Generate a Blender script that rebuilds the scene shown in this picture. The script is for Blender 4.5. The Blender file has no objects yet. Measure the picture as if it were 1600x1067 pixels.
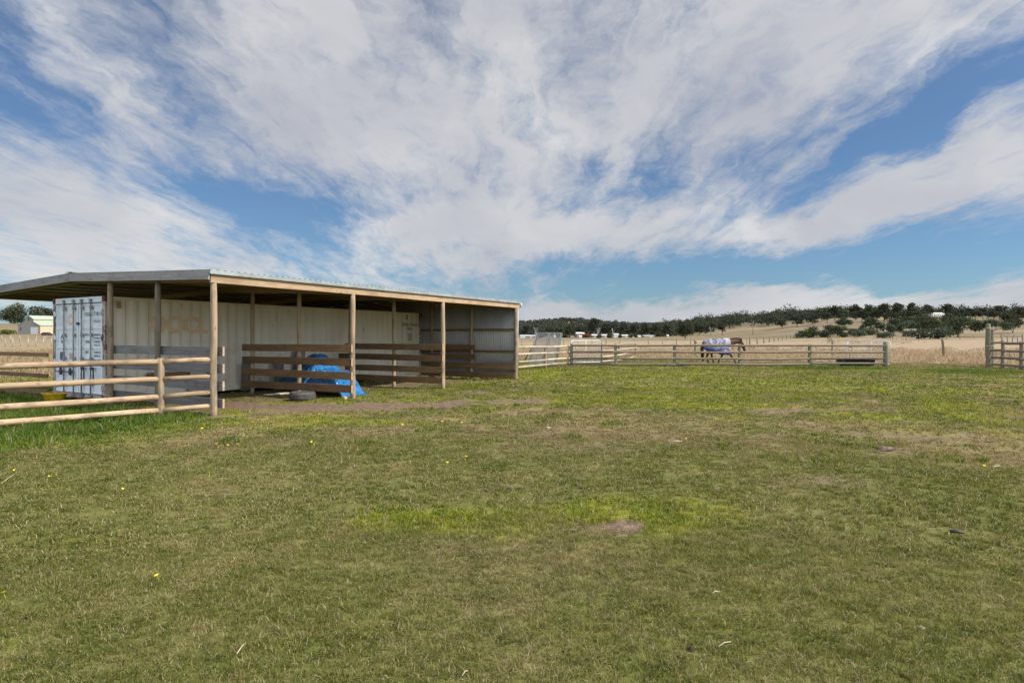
import bpy, bmesh, math, random
import numpy as np
from mathutils import Vector, Matrix, Euler
random.seed(7)
R = math.radians
scene = bpy.context.scene
COL = scene.collection
F, H, HY = 980.0, 1.55, 528.0          # focal length (px of a 1600 wide frame), eye height, horizon row

# ------------------------------------------------------------------ noise and terrain
def _h(ix, iy, seed):
    n = (ix.astype(np.int64) * 374761393 + iy.astype(np.int64) * 668265263 + seed * 974634777) & 0x7fffffff
    n = ((n ^ (n >> 13)) * 1274126177) & 0x7fffffff
    n = n ^ (n >> 16)
    return (n & 0xffff) / 65535.0
def vnoise(x, y, seed=0):
    x = np.asarray(x, float); y = np.asarray(y, float)
    ix = np.floor(x); iy = np.floor(y); fx = x - ix; fy = y - iy
    fx = fx * fx * (3 - 2 * fx); fy = fy * fy * (3 - 2 * fy)
    a = _h(ix, iy, seed); b = _h(ix + 1, iy, seed); c = _h(ix, iy + 1, seed); d = _h(ix + 1, iy + 1, seed)
    return a + (b - a) * fx + (c - a) * fy + (a - b - c + d) * fx * fy
def fbm(x, y, seed=0, o=4):
    x = np.asarray(x, float); y = np.asarray(y, float)
    s = 0; a = .5; t = 0
    for k in range(o):
        s = s + a * vnoise(x, y, seed + k * 17); t += a; a *= .5; x = x * 2.03 + 3.1; y = y * 2.03 + 1.7
    return s / t
def sm(a, b, x):
    t = np.clip((np.asarray(x, float) - a) / (b - a), 0, 1)
    return t * t * (3 - 2 * t)

KR = [0, 60, 150, 250, 330, 420, 520, 600, 700, 1000, 1500, 2500, 4200]
KP = {  # column (px) : ground height at each radius of KR
 -900: [0, 0, .3, .8, 1.5, 3.4, 9.5, 12, 13, 14, 14, 10, 0],
   60: [0, 0, .3, .8, 1.5, 3.4, 9.5, 12, 13, 14, 14, 10, 0],
  150: [0, 0, .6, 1.2, 2.0, 6, 8, 8, 8, 10, 14, 10, 0],
  700: [0, 0, .3, .8, 1.3, 2.0, 2.5, 3, 4, 12, 32, 28, 0],
  815: [0, 0, .3, .8, 1.3, 2.0, 2.5, 3, 4, 14, 36, 30, 0],
  880: [0, 0, .3, .8, 1.3, 2.0, 2.5, 3, 4, 16, 43, 34, 0],
 1000: [0, 0, .3, .8, 1.3, 2.0, 2.5, 4, 6, 15, 30, 28, 0],
 1060: [0, 0, .3, .8, 1.3, 2.1, 3.2, 6, 9, 20, 30, 26, 0],
 1100: [0, 0, .3, .9, 1.7, 3.2, 5.2, 9, 13, 22, 28, 24, 0],
 1180: [0, 0, .3, 1.1, 2.6, 5.0, 8.5, 13, 17, 23, 26, 22, 0],
 1250: [0, 0, .3, 1.3, 3.4, 7.0, 12.3, 16.5, 19, 23, 24, 20, 0],
 1290: [0, 0, .4, 1.5, 4.4, 9.0, 15.6, 18.5, 20, 22, 22, 20, 0],
 1400: [0, 0, .4, 1.6, 5.0, 10.0, 16.2, 18.5, 19, 20, 20, 20, 0],
 1600: [0, 0, .4, 1.7, 5.2, 10.5, 15.6, 17.0, 18, 19, 20, 20, 0],
 2600: [0, 0, .4, 1.7, 5.2, 10.5, 15.6, 17.0, 18, 19, 20, 20, 0]}
_px = sorted(KP); _ang = np.arctan((np.array(_px) - 800) / F); _tab = np.array([KP[p] for p in _px])
_lr = np.log(np.array(KR) + 40.0)
def zt(x, y):
    x = np.asarray(x, float); y = np.asarray(y, float)
    r = np.hypot(x, y); a = np.clip(np.arctan2(x, y), _ang[0], _ang[-1])
    j = np.clip(np.searchsorted(_ang, a) - 1, 0, len(_ang) - 2)
    fa = (a - _ang[j]) / (_ang[j + 1] - _ang[j]); fa = fa * fa * (3 - 2 * fa)
    lr = np.log(r + 40.0); k = np.clip(np.searchsorted(_lr, lr) - 1, 0, len(_lr) - 2)
    fr = np.clip((lr - _lr[k]) / (_lr[k + 1] - _lr[k]), 0, 1)
    fr = np.where(r < 420, fr * fr * (3 - 2 * fr) * .5 + fr * .5, fr)
    z = (_tab[j, k] * (1 - fr) + _tab[j, k + 1] * fr) * (1 - fa) + (_tab[j + 1, k] * (1 - fr) + _tab[j + 1, k + 1] * fr) * fa
    back = sm(1.7, 2.6, np.abs(np.arctan2(x, y)))
    z = z * (1 - .7 * back)
    z = z + (fbm(x / 60, y / 60, 5, 3) - .5) * 2.2 * sm(120, 400, r)
    bump = (fbm(x * 1.1, y * 1.1, 3, 3) - .5) * .075 + (fbm(x * .25, y * .25, 9, 2) - .5) * .06
    return z + bump * sm(2, 5, r) * (1 - sm(45, 90, r))
def zf(x, y): return float(zt(np.array([x]), np.array([y]))[0])
def A(px, D, z=0.0): return Vector(((px - 800) / F * D, D, z))
def G(px, py, z=0.0):
    D = F * (H - z) / (py - HY); return A(px, D, z)
def zpx(py, D): return H - (py - HY) * D / F
def solve(px, yb, lo=50, hi=720):
    D = np.linspace(lo, hi, 1400); x = (px - 800) / F * D
    yy = HY - (zt(x, D) - H) * F / D
    ok = np.nonzero(yy <= yb)[0]
    d = float(D[ok[0]]) if len(ok) else hi
    X = (px - 800) / F * d
    return Vector((X, d, zf(X, d)))

# ------------------------------------------------------------------ object helpers
W = {}
def put(o, parent, M):
    COL.objects.link(o)
    W[o.name] = M
    if parent is not None:
        o.parent = parent
        o.matrix_local = W[parent.name].inverted() @ M
    else:
        o.matrix_world = M
    return o
def tag(o, label=None, cat=None, group=None, kind=None):
    if label: o['label'] = label
    if cat: o['category'] = cat
    if group: o['group'] = group
    if kind: o['kind'] = kind
    return o
def thing(name, loc, label, cat, group=None):
    o = bpy.data.objects.new(name, None); o.empty_display_size = .2
    put(o, None, Matrix.Translation(Vector(loc)))
    return tag(o, label, cat, group)
class MB:
    def __init__(s): s.v = []; s.f = []; s.sm = []
    def add(s, vs, fs, smooth=False):
        b = len(s.v); s.v += [tuple(v) for v in vs]
        for f in fs: s.f.append(tuple(i + b for i in f)); s.sm.append(smooth)
    def box(s, c, size, M=None, jit=0.0):
        hx, hy, hz = [q / 2 for q in size]; c = Vector(c); vs = []
        for dz in (-1, 1):
            for dy in (-1, 1):
                for dx in (-1, 1):
                    p = Vector((dx * hx, dy * hy, dz * hz))
                    if jit: p += Vector([random.uniform(-jit, jit) for _ in range(3)])
                    if M is not None: p = M @ p
                    vs.append(c + p)
        s.add(vs, [(0, 2, 3, 1), (4, 5, 7, 6), (0, 1, 5, 4), (2, 6, 7, 3), (0, 4, 6, 2), (1, 3, 7, 5)])
    def hexa(s, p): s.add(p, [(0, 3, 2, 1), (4, 5, 6, 7), (0, 1, 5, 4), (1, 2, 6, 5), (2, 3, 7, 6), (3, 0, 4, 7)])
    def tube(s, pts, rad, seg=8, cap=True, smooth=True):
        pts = [Vector(p) for p in pts]; n = len(pts)
        if not hasattr(rad, '__len__'): rad = [rad] * n
        b = len(s.v); up = None
        for i, p in enumerate(pts):
            d = (pts[min(i + 1, n - 1)] - pts[max(i - 1, 0)]).normalized()
            if up is None: up = Vector((0, 0, 1)) if abs(d.z) < .9 else Vector((1, 0, 0))
            x = d.cross(up).normalized(); y = x.cross(d).normalized(); up = y
            for k in range(seg):
                a = 2 * math.pi * k / seg
                s.v.append(tuple(p + (x * math.cos(a) + y * math.sin(a)) * rad[i]))
        for i in range(n - 1):
            for k in range(seg):
                k2 = (k + 1) % seg
                s.f.append((b + i * seg + k, b + i * seg + k2, b + (i + 1) * seg + k2, b + (i + 1) * seg + k)); s.sm.append(smooth)
        if cap:
            s.f.append(tuple(b + k for k in reversed(range(seg)))); s.sm.append(False)
            s.f.append(tuple(b + (n - 1) * seg + k for k in range(seg))); s.sm.append(False)
    def lathe(s, prof, seg=20, c=(0, 0, 0), smooth=True):
        b = len(s.v)
        for (r, z) in prof:
            for k in range(seg):
                a = 2 * math.pi * k / seg; s.v.append((c[0] + r * math.cos(a), c[1] + r * math.sin(a), c[2] + z))
        for i in range(len(prof) - 1):
            for k in range(seg):
                k2 = (k + 1) % seg
                s.f.append((b + i * seg + k, b + i * seg + k2, b + (i + 1) * seg + k2, b + (i + 1) * seg + k)); s.sm.append(smooth)
    def mesh(s, name):
        me = bpy.data.meshes.new(name); me.from_pydata(s.v, [], s.f)
        me.polygons.foreach_set('use_smooth', s.sm); me.update(); return me
    def build(s, name, mat, parent=None, M=None):
        """vertices are in world space unless M is given"""
        me = s.mesh(name)
        if M is None:
            M = W[parent.name] if parent is not None else Matrix.Identity(4)
            me.transform(M.inverted())
        o = bpy.data.objects.new(name, me)
        for m in (mat if isinstance(mat, (list, tuple)) else [mat]): me.materials.append(m)
        return put(o, parent, M)
def frame(p0, p1, up=Vector((0, 0, 1))):
    z = (Vector(p1) - Vector(p0)).normalized()
    if abs(z.dot(up)) > .95: up = Vector((0.5, 0.866, 0))
    x = up.cross(z).normalized(); y = z.cross(x)
    return Matrix(((x.x, y.x, z.x, p0[0]), (x.y, y.y, z.y, p0[1]), (x.z, y.z, z.z, p0[2]), (0, 0, 0, 1)))
def log(name, mat, parent, p0, p1, r0, r1=None, seg=12, wob=.06, bend=.01):
    """a round pole whose local Z runs along it, slightly crooked and of uneven girth"""
    p0, p1 = Vector(p0), Vector(p1); r1 = r0 if r1 is None else r1
    Lg = (p1 - p0).length; n = max(2, int(Lg / .22)); m = MB()
    ph = random.random() * 6; b1, b2 = random.uniform(-bend, bend), random.uniform(-bend, bend)
    wv = [random.random() * 50 for _ in range(3)]
    for i in range(n + 1):
        t = i / n; r = r0 + (r1 - r0) * t
        cx = math.sin(t * math.pi) * b1 * Lg + r * .1 * math.sin(t * 9 + ph); cy = math.sin(t * math.pi) * b2 * Lg
        for k in range(seg):
            a = 2 * math.pi * k / seg
            rr = r * (1 + wob * (2 * float(vnoise(wv[0] + a * .9, wv[1] + t * Lg * 2.2, 4)) - 1))
            if i in (0, n): rr *= .93
            m.v.append((cx + rr * math.cos(a), cy + rr * math.sin(a), t * Lg))
    for i in range(n):
        for k in range(seg):
            k2 = (k + 1) % seg
            m.f.append((i * seg + k, i * seg + k2, (i + 1) * seg + k2, (i + 1) * seg + k)); m.sm.append(True)
    m.f.append(tuple(reversed(range(seg)))); m.sm.append(False)
    m.f.append(tuple(n * seg + k for k in range(seg))); m.sm.append(False)
    return m.build(name, mat, parent, frame(p0, p1))
def board(name, mat, parent, p0, p1, h, t, up=Vector((0, 0, 1)), jit=.004, warp=.006):
    """a sawn board: local Z along it, local Y its width, local X its thickness"""
    p0, p1 = Vector(p0), Vector(p1); Lg = (p1 - p0).length; n = max(2, int(Lg / .45)); m = MB()
    w1, w2 = random.random() * 30, random.random() * 30
    e = min(.004, t * .15)
    prof = [(-t/2+e, -h/2), (t/2-e, -h/2), (t/2, -h/2+e), (t/2, h/2-e), (t/2-e, h/2), (-t/2+e, h/2), (-t/2, h/2-e), (-t/2, -h/2+e)]
    for i in range(n + 1):
        z = Lg * i / n + (random.uniform(-.008, .008) if i in (0, n) else 0)
        ox = (float(vnoise(z * .8, w1, 1)) - .5) * 2 * warp; oy = (float(vnoise(z * .6, w2, 2)) - .5) * 2 * warp
        for (x, y) in prof: m.v.append((x + ox, y + oy + random.uniform(-jit, jit) * .3, z))
    s = 8
    for i in range(n):
        for k in range(s):
            k2 = (k + 1) % s; m.f.append((i * s + k, i * s + k2, (i + 1) * s + k2, (i + 1) * s + k)); m.sm.append(False)
    m.f.append(tuple(reversed(range(s)))); m.sm.append(False)
    m.f.append(tuple(n * s + k for k in range(s))); m.sm.append(False)
    return m.build(name, mat, parent, frame(p0, p1, up))

# ------------------------------------------------------------------ materials
def newmat(name):
    m = bpy.data.materials.new(name); m.use_nodes = True; nt = m.node_tree; nt.nodes.clear()
    out = nt.nodes.new('ShaderNodeOutputMaterial'); b = nt.nodes.new('ShaderNodeBsdfPrincipled')
    nt.links.new(b.outputs[0], out.inputs[0]); b.inputs['Roughness'].default_value = .85
    b.inputs['Specular IOR Level'].default_value = .25
    return m, nt, b
def N_(nt, t, **kw):
    n = nt.nodes.new(t)
    for k, v in kw.items():
        if k in n.inputs.keys() if hasattr(n, 'inputs') else False: n.inputs[k].default_value = v
        else: setattr(n, k, v)
    return n
def noise(nt, vec, scale, detail=4, rough=.55, dist=0.0):
    n = nt.nodes.new('ShaderNodeTexNoise'); n.inputs['Scale'].default_value = scale; n.inputs['Detail'].default_value = detail
    n.inputs['Roughness'].default_value = rough; n.inputs['Distortion'].default_value = dist
    if vec is not None: nt.links.new(vec, n.inputs['Vector'])
    return n.outputs['Fac']
def mapping(nt, vec, scale=(1, 1, 1), rot=(0, 0, 0), loc=(0, 0, 0)):
    n = nt.nodes.new('ShaderNodeMapping'); n.inputs['Scale'].default_value = scale; n.inputs['Rotation'].default_value = rot
    n.inputs['Location'].default_value = loc; nt.links.new(vec, n.inputs['Vector']); return n.outputs[0]
def ramp(nt, fac, stops, interp='LINEAR'):
    n = nt.nodes.new('ShaderNodeValToRGB'); n.color_ramp.interpolation = interp; e = n.color_ramp.elements
    while len(e) < len(stops): e.new(.5)
    for q, (p, c) in zip(e, stops): q.position = p; q.color = (*c, 1) if len(c) == 3 else c
    nt.links.new(fac, n.inputs[0]); return n.outputs[0]
def mix(nt, fac, a, b, mode='MIX'):
    n = nt.nodes.new('ShaderNodeMix'); n.data_type = 'RGBA'; n.blend_type = mode
    for i, v in ((0, fac), (6, a), (7, b)):
        if hasattr(v, 'is_output'): nt.links.new(v, n.inputs[i])
        elif i == 0: n.inputs[0].default_value = v
        else: n.inputs[i].default_value = (*v, 1)
    return n.outputs[2]
def math_(nt, op, a, b=None, clamp=False):
    n = nt.nodes.new('ShaderNodeMath'); n.operation = op; n.use_clamp = clamp
    for i, v in ((0, a), (1, b)):
        if v is None: continue
        if hasattr(v, 'is_output'): nt.links.new(v, n.inputs[i])
        else: n.inputs[i].default_value = v
    return n.outputs[0]
def coord(nt, which='Object'):
    return nt.nodes.new('ShaderNodeTexCoord').outputs[which]
def bump(nt, b, h, strength=.3, dist=.01):
    n = nt.nodes.new('ShaderNodeBump'); n.inputs['Strength'].default_value = strength; n.inputs['Distance'].default_value = dist
    nt.links.new(h, n.inputs['Height']); nt.links.new(n.outputs[0], b.inputs['Normal'])
def wood(name, dark, mid, light, stain=None, stain_amt=.5, gs=1.0, rough=.85):
    m, nt, b = newmat(name)
    oi = nt.nodes.new('ShaderNodeObjectInfo'); oc = coord(nt)
    va = nt.nodes.new('ShaderNodeVectorMath'); va.operation = 'ADD'
    sc = nt.nodes.new('ShaderNodeVectorMath'); sc.operation = 'SCALE'; sc.inputs[0].default_value = (17, 31, 23)
    nt.links.new(oi.outputs['Random'], sc.inputs['Scale']); nt.links.new(oc, va.inputs[0]); nt.links.new(sc.outputs[0], va.inputs[1])
    v = va.outputs[0]
    grain = noise(nt, mapping(nt, v, (45 * gs, 45 * gs, 1.6 * gs)), 1, 5, .6, .3)
    blot = noise(nt, mapping(nt, v, (3, 3, .9)), 1.2, 4, .6)
    c = ramp(nt, grain, [(.3, dark), (.5, mid), (.68, light)])
    c = mix(nt, math_(nt, 'MULTIPLY', blot, .5), c, mid)
    if stain:
        s = noise(nt, mapping(nt, v, (2.2, 2.2, 1.1)), 1.5, 6, .65)
        c = mix(nt, math_(nt, 'MULTIPLY', ramp(nt, s, [(.48, (0, 0, 0)), (.62, (1, 1, 1))]), stain_amt), c, stain)
    vo = nt.nodes.new('ShaderNodeTexVoronoi'); vo.inputs['Scale'].default_value = 1; nt.links.new(mapping(nt, v, (9, 9, 3.2)), vo.inputs['Vector'])
    kn = ramp(nt, vo.outputs['Distance'], [(.07, (1, 1, 1)), (.20, (0, 0, 0))])
    c = mix(nt, math_(nt, 'MULTIPLY', kn, .6), c, tuple(q * .45 for q in dark))
    hsv = nt.nodes.new('ShaderNodeHueSaturation'); nt.links.new(c, hsv.inputs['Color'])
    nt.links.new(math_(nt, 'MULTIPLY_ADD', oi.outputs['Random'], .35), hsv.inputs['Value'])
    hsv.inputs['Value'].links[0].from_node.inputs[2].default_value = .82
    nt.links.new(hsv.outputs[0], b.inputs['Base Color']); b.inputs['Roughness'].default_value = rough
    bump(nt, b, grain, .5, .006)
    return m
def plain(name, col, var=.25, scale=6, rough=.7, metal=0.0, col2=None, bumps=.15, spec=.3):
    m, nt, b = newmat(name); oc = coord(nt)
    n = noise(nt, oc, scale, 6, .65)
    c2 = col2 or tuple(q * (1 - var) for q in col); c1 = tuple(min(1, q * (1 + var * .5)) for q in col)
    nt.links.new(ramp(nt, n, [(.35, c2), (.65, c1)]), b.inputs['Base Color'])
    b.inputs['Roughness'].default_value = rough; b.inputs['Metallic'].default_value = metal
    b.inputs['Specular IOR Level'].default_value = spec
    if bumps: bump(nt, b, n, bumps, .01)
    return m
MT = {}
MT['rail'] = wood('pine_rail', (.23, .155, .09), (.41, .29, .18), (.56, .43, .30), (.18, .13, .09), .85)
MT['post'] = wood('pine_post', (.21, .155, .10), (.335, .25, .165), (.46, .365, .25), (.17, .135, .095), .75)
MT['cream_rail'] = wood('cream_rail', (.29, .24, .165), (.41, .35, .25), (.51, .45, .335), (.22, .19, .13), .7)
MT['grey_rail'] = wood('weathered_shaded_rail', (.125, .10, .07), (.20, .165, .12), (.28, .24, .185), (.13, .13, .085), .6)  # on the long far fence this dark grey is shade painted into the wood
MT['green_post'] = wood('lichen_shaded_post', (.12, .13, .085), (.19, .20, .135), (.27, .27, .19), (.13, .16, .08), .6)  # lichen tint, with the posts' shaded near side painted in as dark green
MT['grey_board'] = wood('grey_board', (.10, .10, .10), (.17, .165, .165), (.24, .235, .23), (.10, .09, .085), .5)
MT['brown_board'] = wood('brown_board', (.12, .07, .034), (.195, .118, .06), (.27, .175, .098), (.11, .085, .045), .6)
MT['timber'] = wood('sawn_timber', (.31, .205, .12), (.45, .315, .195), (.55, .415, .28), (.26, .185, .115), .6)
MT['purlin'] = wood('purlin_timber', (.20, .12, .06), (.28, .18, .095), (.35, .235, .13), (.25, .16, .08), .4)
MT['fascia'] = wood('weathered_fascia', (.17, .16, .165), (.26, .245, .245), (.34, .325, .32), (.15, .14, .14), .6)
MT['pale_wood'] = wood('pale_ply', (.42, .37, .30), (.52, .47, .40), (.60, .55, .48), (.38, .30, .22), .4)
MT['end_grain'] = plain('cut_end', (.42, .31, .21), .3, 20)
MT['zinc'] = plain('zinc_sheet', (.30, .33, .325), .25, 3, .6, .3, bumps=.03)
MT['galv'] = plain('galvanised_tube', (.55, .57, .59), .2, 12, .4, .7, bumps=.02)
MT['galv_dull'] = plain('dull_galvanised_steel', (.15, .165, .17), .25, 8, .7, .15, bumps=.03)
MT['zinc_wall'] = plain('dull_zinc_wall', (.41, .42, .43), .12, 3, .55, .15, bumps=.03)
MT['white_tube'] = plain('pale_tube', (.68, .69, .68), .1, 8, .5, .2, bumps=.02)
MT['black'] = plain('black_rubber', (.035, .035, .037), .4, 18, .8, bumps=.3)
MT['tyre'] = plain('dusty_rubber', (.085, .083, .08), .45, 9, .85, bumps=.3)
MT['dark_metal'] = plain('dark_metal', (.06, .06, .065), .3, 20, .6, .3)
MT['soil'] = plain('dark_soil', (.05, .035, .025), .5, 30, .95, bumps=.6)
MT['yellow'] = plain('yellow_plastic', (.62, .40, .012), .3, 9, .5, bumps=.05, col2=(.40, .25, .02))
MT['petal'] = plain('yellow_petal', (.85, .62, .02), .1, 30, .6, bumps=0)
MT['stone'] = plain('pale_clod', (.33, .265, .20), .4, 25, .95, bumps=.6)
MT['earth'] = plain('dry_earth', (.17, .125, .085), .45, 14, .95, bumps=.6)
MT['straw_stick'] = plain('straw_stick', (.52, .43, .29), .25, 30, .9)
# ------------------------------------------------------------------ the open shed
SV = Vector((.5, .8660254, 0)); NV = Vector((.8660254, -.5, 0)); P0 = Vector((-5.92, 12.45, 0)); UP = Vector((0, 0, 1))
def L(u, n, z=0.0): return P0 + SV * u + NV * n + UP * z
U = [0, 3.83, 7.64, 12.12]
DEP = 10.5; RID = 5.26
ROOF_F, ROOF_R = 2.875, 3.075
def roof_z(t): return ROOF_F + (ROOF_R - ROOF_F) * (t / RID if t < RID else (DEP - t) / (DEP - RID))
shed = thing('open_shed', L(6, -5, 0), 'long open timber pole shed with a low tin roof over a shipping container', 'shed')
for i, u in enumerate(U):
    log('post', MT['post'], shed, L(u, 0, -.1), L(u, 0, 2.66), .068, .062, 14, .035, .002)
for t in (1.9, 3.76):
    gp = MT['grey_rail'] if t < 3 else MT['post']
    log('post', gp, shed, L(0, -t, -.1), L(0, -t, roof_z(t) - .2), .07 if t > 3 else .06, .06, 14, .04, .002)
for u in (3.83, 7.64, 12.12):
    for t in (1.93, 3.82):
        log('post', MT['post'], shed, L(u - (.0 if u < 12 else .02), -t, -.1), L(u, -t, roof_z(t) - .2), .06, .055, 12, .04, .002)
for u in (0.0, 2.55, 6.4, 10.2, 12.12):
    log('post', MT['post'], shed, L(u, -DEP + .15, -.1), L(u, -DEP + .15, 2.66), .065, .06, 12, .04, .002)
# front and back beams, end fascias, rafters, purlins
board('eave_beam', MT['timber'], shed, L(-.1, .03, 2.725), L(6.1, .03, 2.725), .17, .045)
board('eave_beam', MT['timber'], shed, L(6.103, .03, 2.725), L(12.3, .03, 2.725), .17, .045)
board('eave_beam', MT['purlin'], shed, L(-.1, -DEP + .03, 2.77), L(12.3, -DEP + .03, 2.77), .21, .045)
for a, b in ((0.06, RID - .002), (RID + .002, DEP + .05)):
    board('fascia_board', MT['fascia'], shed, L(-.15, -a + .12 if a < 1 else -a, roof_z(a) - .085), L(-.15, -b, roof_z(min(b, DEP)) - .085), .2, .035)
for u in (.05, 3.83, 7.64, 12.0):
    for a, b in ((.1, RID), (RID, DEP - .1)):
        board('rafter', MT['purlin'], shed, L(u, -a, roof_z(a) - .14), L(u, -b, roof_z(b) - .14), .14, .045)
for t in [.35 + .82 * k for k in range(13)]:
    if t < DEP - .1: board('purlin', MT['purlin'], shed, L(-.1, -t, roof_z(t) - .045), L(12.3, -t, roof_z(t) - .045), .055, .07)
# corrugated roof: two slopes in one sheet, ribs running down the slope
m = MB(); nu = 480; ts = [-.09, RID * .5, RID, RID + (DEP - RID) * .5, DEP + .09]
for j, t in enumerate(ts):
    for i in range(nu + 1):
        u = -.17 + 12.56 * i / nu
        m.v.append(tuple(L(u, -t, roof_z(min(max(t, 0), DEP)) + .014 + .011 * math.sin(i * math.pi / 3))))
for j in range(4):
    for i in range(nu):
        a = j * (nu + 1) + i; m.f.append((a, a + 1, a + nu + 2, a + nu + 1)); m.sm.append(True)
roof = m.build('roof_sheet', MT['zinc'], shed)
so = roof.modifiers.new('thick', 'SOLIDIFY'); so.thickness = .003
m = MB(); m.box(L(6.1, .085, 2.845), (.05, 12.5, .075), Matrix.Rotation(R(-30), 3, 'Z'))
m.build('gutter', MT['zinc'], shed)
m = MB(); m.box(L(6.1, -RID, ROOF_R + .04), (.3, 12.54, .012), Matrix.Rotation(R(-30), 3, 'Z')); m.build('ridge_cap', MT['zinc'], roof)
m = MB(); m.tube([L(12.43, .06, 2.80), L(12.46, .02, 2.72), L(12.44, -.15, 2.62), L(12.36, -.2, 2.60)], .04, 10); m.build('downpipe', MT['white_tube'], shed)
# boards: end of shed (grey), two dividers, end wall
ZB = [1.285, .94, .595, .25]
for z in ZB:
    board('rail_board', MT['grey_board'], shed, L(.10, .16, z), L(.10, -1.9, z), .185, .042)
    board('rail_board', MT['grey_board'], shed, L(.10, -1.904, z), L(.10, -3.8, z), .185, .042)
for q, u in enumerate((3.83, 7.64)):
    for k, z in enumerate(ZB):
        t1 = 4.12 if q == 0 else (4.25 if k == 1 else 3.95)
        zz = z - .01 * q + (.02 if k == 3 else 0)
        board('rail_board', MT['brown_board'], shed, L(u - .09, .06, zz), L(u - .09, -t1, zz + random.uniform(-.01, .02)), .19, .045)
        mm = MB(); mm.box(L(u - .09, .064, zz), (.004, .044, .188), Matrix.Rotation(R(-30), 3, 'Z')); mm.build('cut_end', MT['end_grain'], shed)
for z in ZB:
    mm = MB(); mm.box(L(.10, .164, z), (.004, .042, .183), Matrix.Rotation(R(-30), 3, 'Z')); mm.build('cut_end', MT['end_grain'], shed)
for z, h in ((1.12, .1), (.59, .1), (.18, .1)):
    board('rail_board', MT['brown_board'], shed, L(.05, -6.76, z), L(.05, -DEP, z), h, .045)
# end wall: corrugated sheet outside, girts and kick boards inside
m = MB(); nw = 1060; y0, y1 = -.05, DEP + .02
for z in (.13, 2.66):
    for i in range(nw + 1):
        t = y0 + (y1 - y0) * i / nw
        m.v.append(tuple(L(12.213 + .013 * math.sin(2 * math.pi * t / .078), -t, z if z < 1 else roof_z(min(max(t, 0), DEP)) - .004)))
for i in range(nw): m.f.append((i, i + 1, nw + 2 + i, nw + 1 + i)); m.sm.append(True)
ws = m.build('wall_sheet', MT['zinc_wall'], shed); ws.modifiers.new('thick', 'SOLIDIFY').thickness = .002
m = MB(); nb_ = 700  # back wall, added to block the sky gaps above the container
for z in (.13, 2.66):
    for i in range(nb_ + 1):
        u = 2.64 + 9.5 * i / nb_
        m.v.append(tuple(L(u, -DEP + .04 + .009 * math.sin(2 * math.pi * u / .08), z)))
for i in range(nb_): m.f.append((i, i + 1, nb_ + 2 + i, nb_ + 1 + i)); m.sm.append(True)
m.build('wall_sheet', MT['zinc_wall'], shed).modifiers.new('thick', 'SOLIDIFY').thickness = .002
for z in (1.86, 1.04): board('girt', MT['brown_board'], shed, L(12.165, -.08, z), L(12.165, -DEP + .1, z), .085, .06)
for z, h in ((.50, .19), (.16, .21)): board('kick_board', MT['brown_board'], shed, L(12.055, -.03, z), L(12.055, -DEP + .2, z), h, .04)
for z in (1.20, .83): board('rail_board', MT['brown_board'], shed, L(12.05, -1.75, z), L(12.05, -5.6, z), .19, .042)

# ------------------------------------------------------------------ shipping container
CN = -4.3; CU = .16; CL = 11.88; CW = 2.44; CZ0, CZ1 = .09, 2.54
def C(a, b, z): return L(CU + a, CN - b, z)
RZ = Matrix.Rotation(R(-30), 3, 'Z')     # local x = NV, local y = SV
def paint(name, c, rust, streak=1.0, lo=.60):
    m, nt, b = newmat(name); oc = coord(nt)
    v1 = noise(nt, mapping(nt, oc, (2.0, 2.0, .35)), 1.6, 6, .62)
    v2 = noise(nt, mapping(nt, oc, (6, 6, .5)), 2.2, 6, .7)
    v3 = noise(nt, oc, 9, 8, .75)
    col = ramp(nt, v1, [(.3, tuple(q * .86 for q in c)), (.7, tuple(min(1, q * 1.06) for q in c))])
    col = mix(nt, math_(nt, 'MULTIPLY', ramp(nt, v2, [(.58, (0, 0, 0)), (.78, (1, 1, 1))]), .5 * streak), col, tuple(q * .68 for q in c))
    r = ramp(nt, math_(nt, 'MULTIPLY', v2, v3), [(lo * .62, (0, 0, 0)), (lo * .72, (1, 1, 1))])
    col = mix(nt, r, col, rust)
    nt.links.new(col, b.inputs['Base Color']); b.inputs['Roughness'].default_value = .62
    bump(nt, b, v3, .12, .01); return m
MT['cside'] = paint('cream_container_paint', (.66, .605, .50), (.22, .11, .055), 1.5, .57)
MT['cdoor'] = paint('pale_skylit_door_paint', (.66, .705, .75), (.26, .15, .10), .8)  # bluish cast of sky light on the doors is put into this colour
MT['crust'] = paint('rusty_corner_steel', (.40, .36, .33), (.13, .045, .03), 1, .40)
MT['crust2'] = plain('rust_red_steel', (.15, .05, .035), .5, 14, .9, bumps=.4)
MT['seal'] = plain('door_seal', (.03, .05, .075), .3, 20, .7)
MT['rod'] = plain('worn_lock_rod', (.30, .29, .29), .4, 16, .6, .2)
MT['ink'] = plain('faded_black_lettering', (.16, .175, .19), .5, 14, .8, bumps=0)
MT['orange'] = plain('faded_orange_lettering', (.60, .39, .21), .3, 5, .8, bumps=0, col2=(.62, .51, .38))
MT['placard'] = plain('faded_paper_placard', (.60, .60, .68), .12, 12, .8, bumps=0)
MT['tag_dark'] = plain('dark_plate', (.10, .12, .15), .3, 10, .6, bumps=0)
MT['tan'] = plain('tan_plate', (.45, .40, .34), .2, 10, .8, bumps=0)
cont = thing('shipping_container', C(CL / 2, CW / 2, 0), 'rust-edged pale shipping container with locked double doors, parked under the shed roof', 'container')
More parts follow.
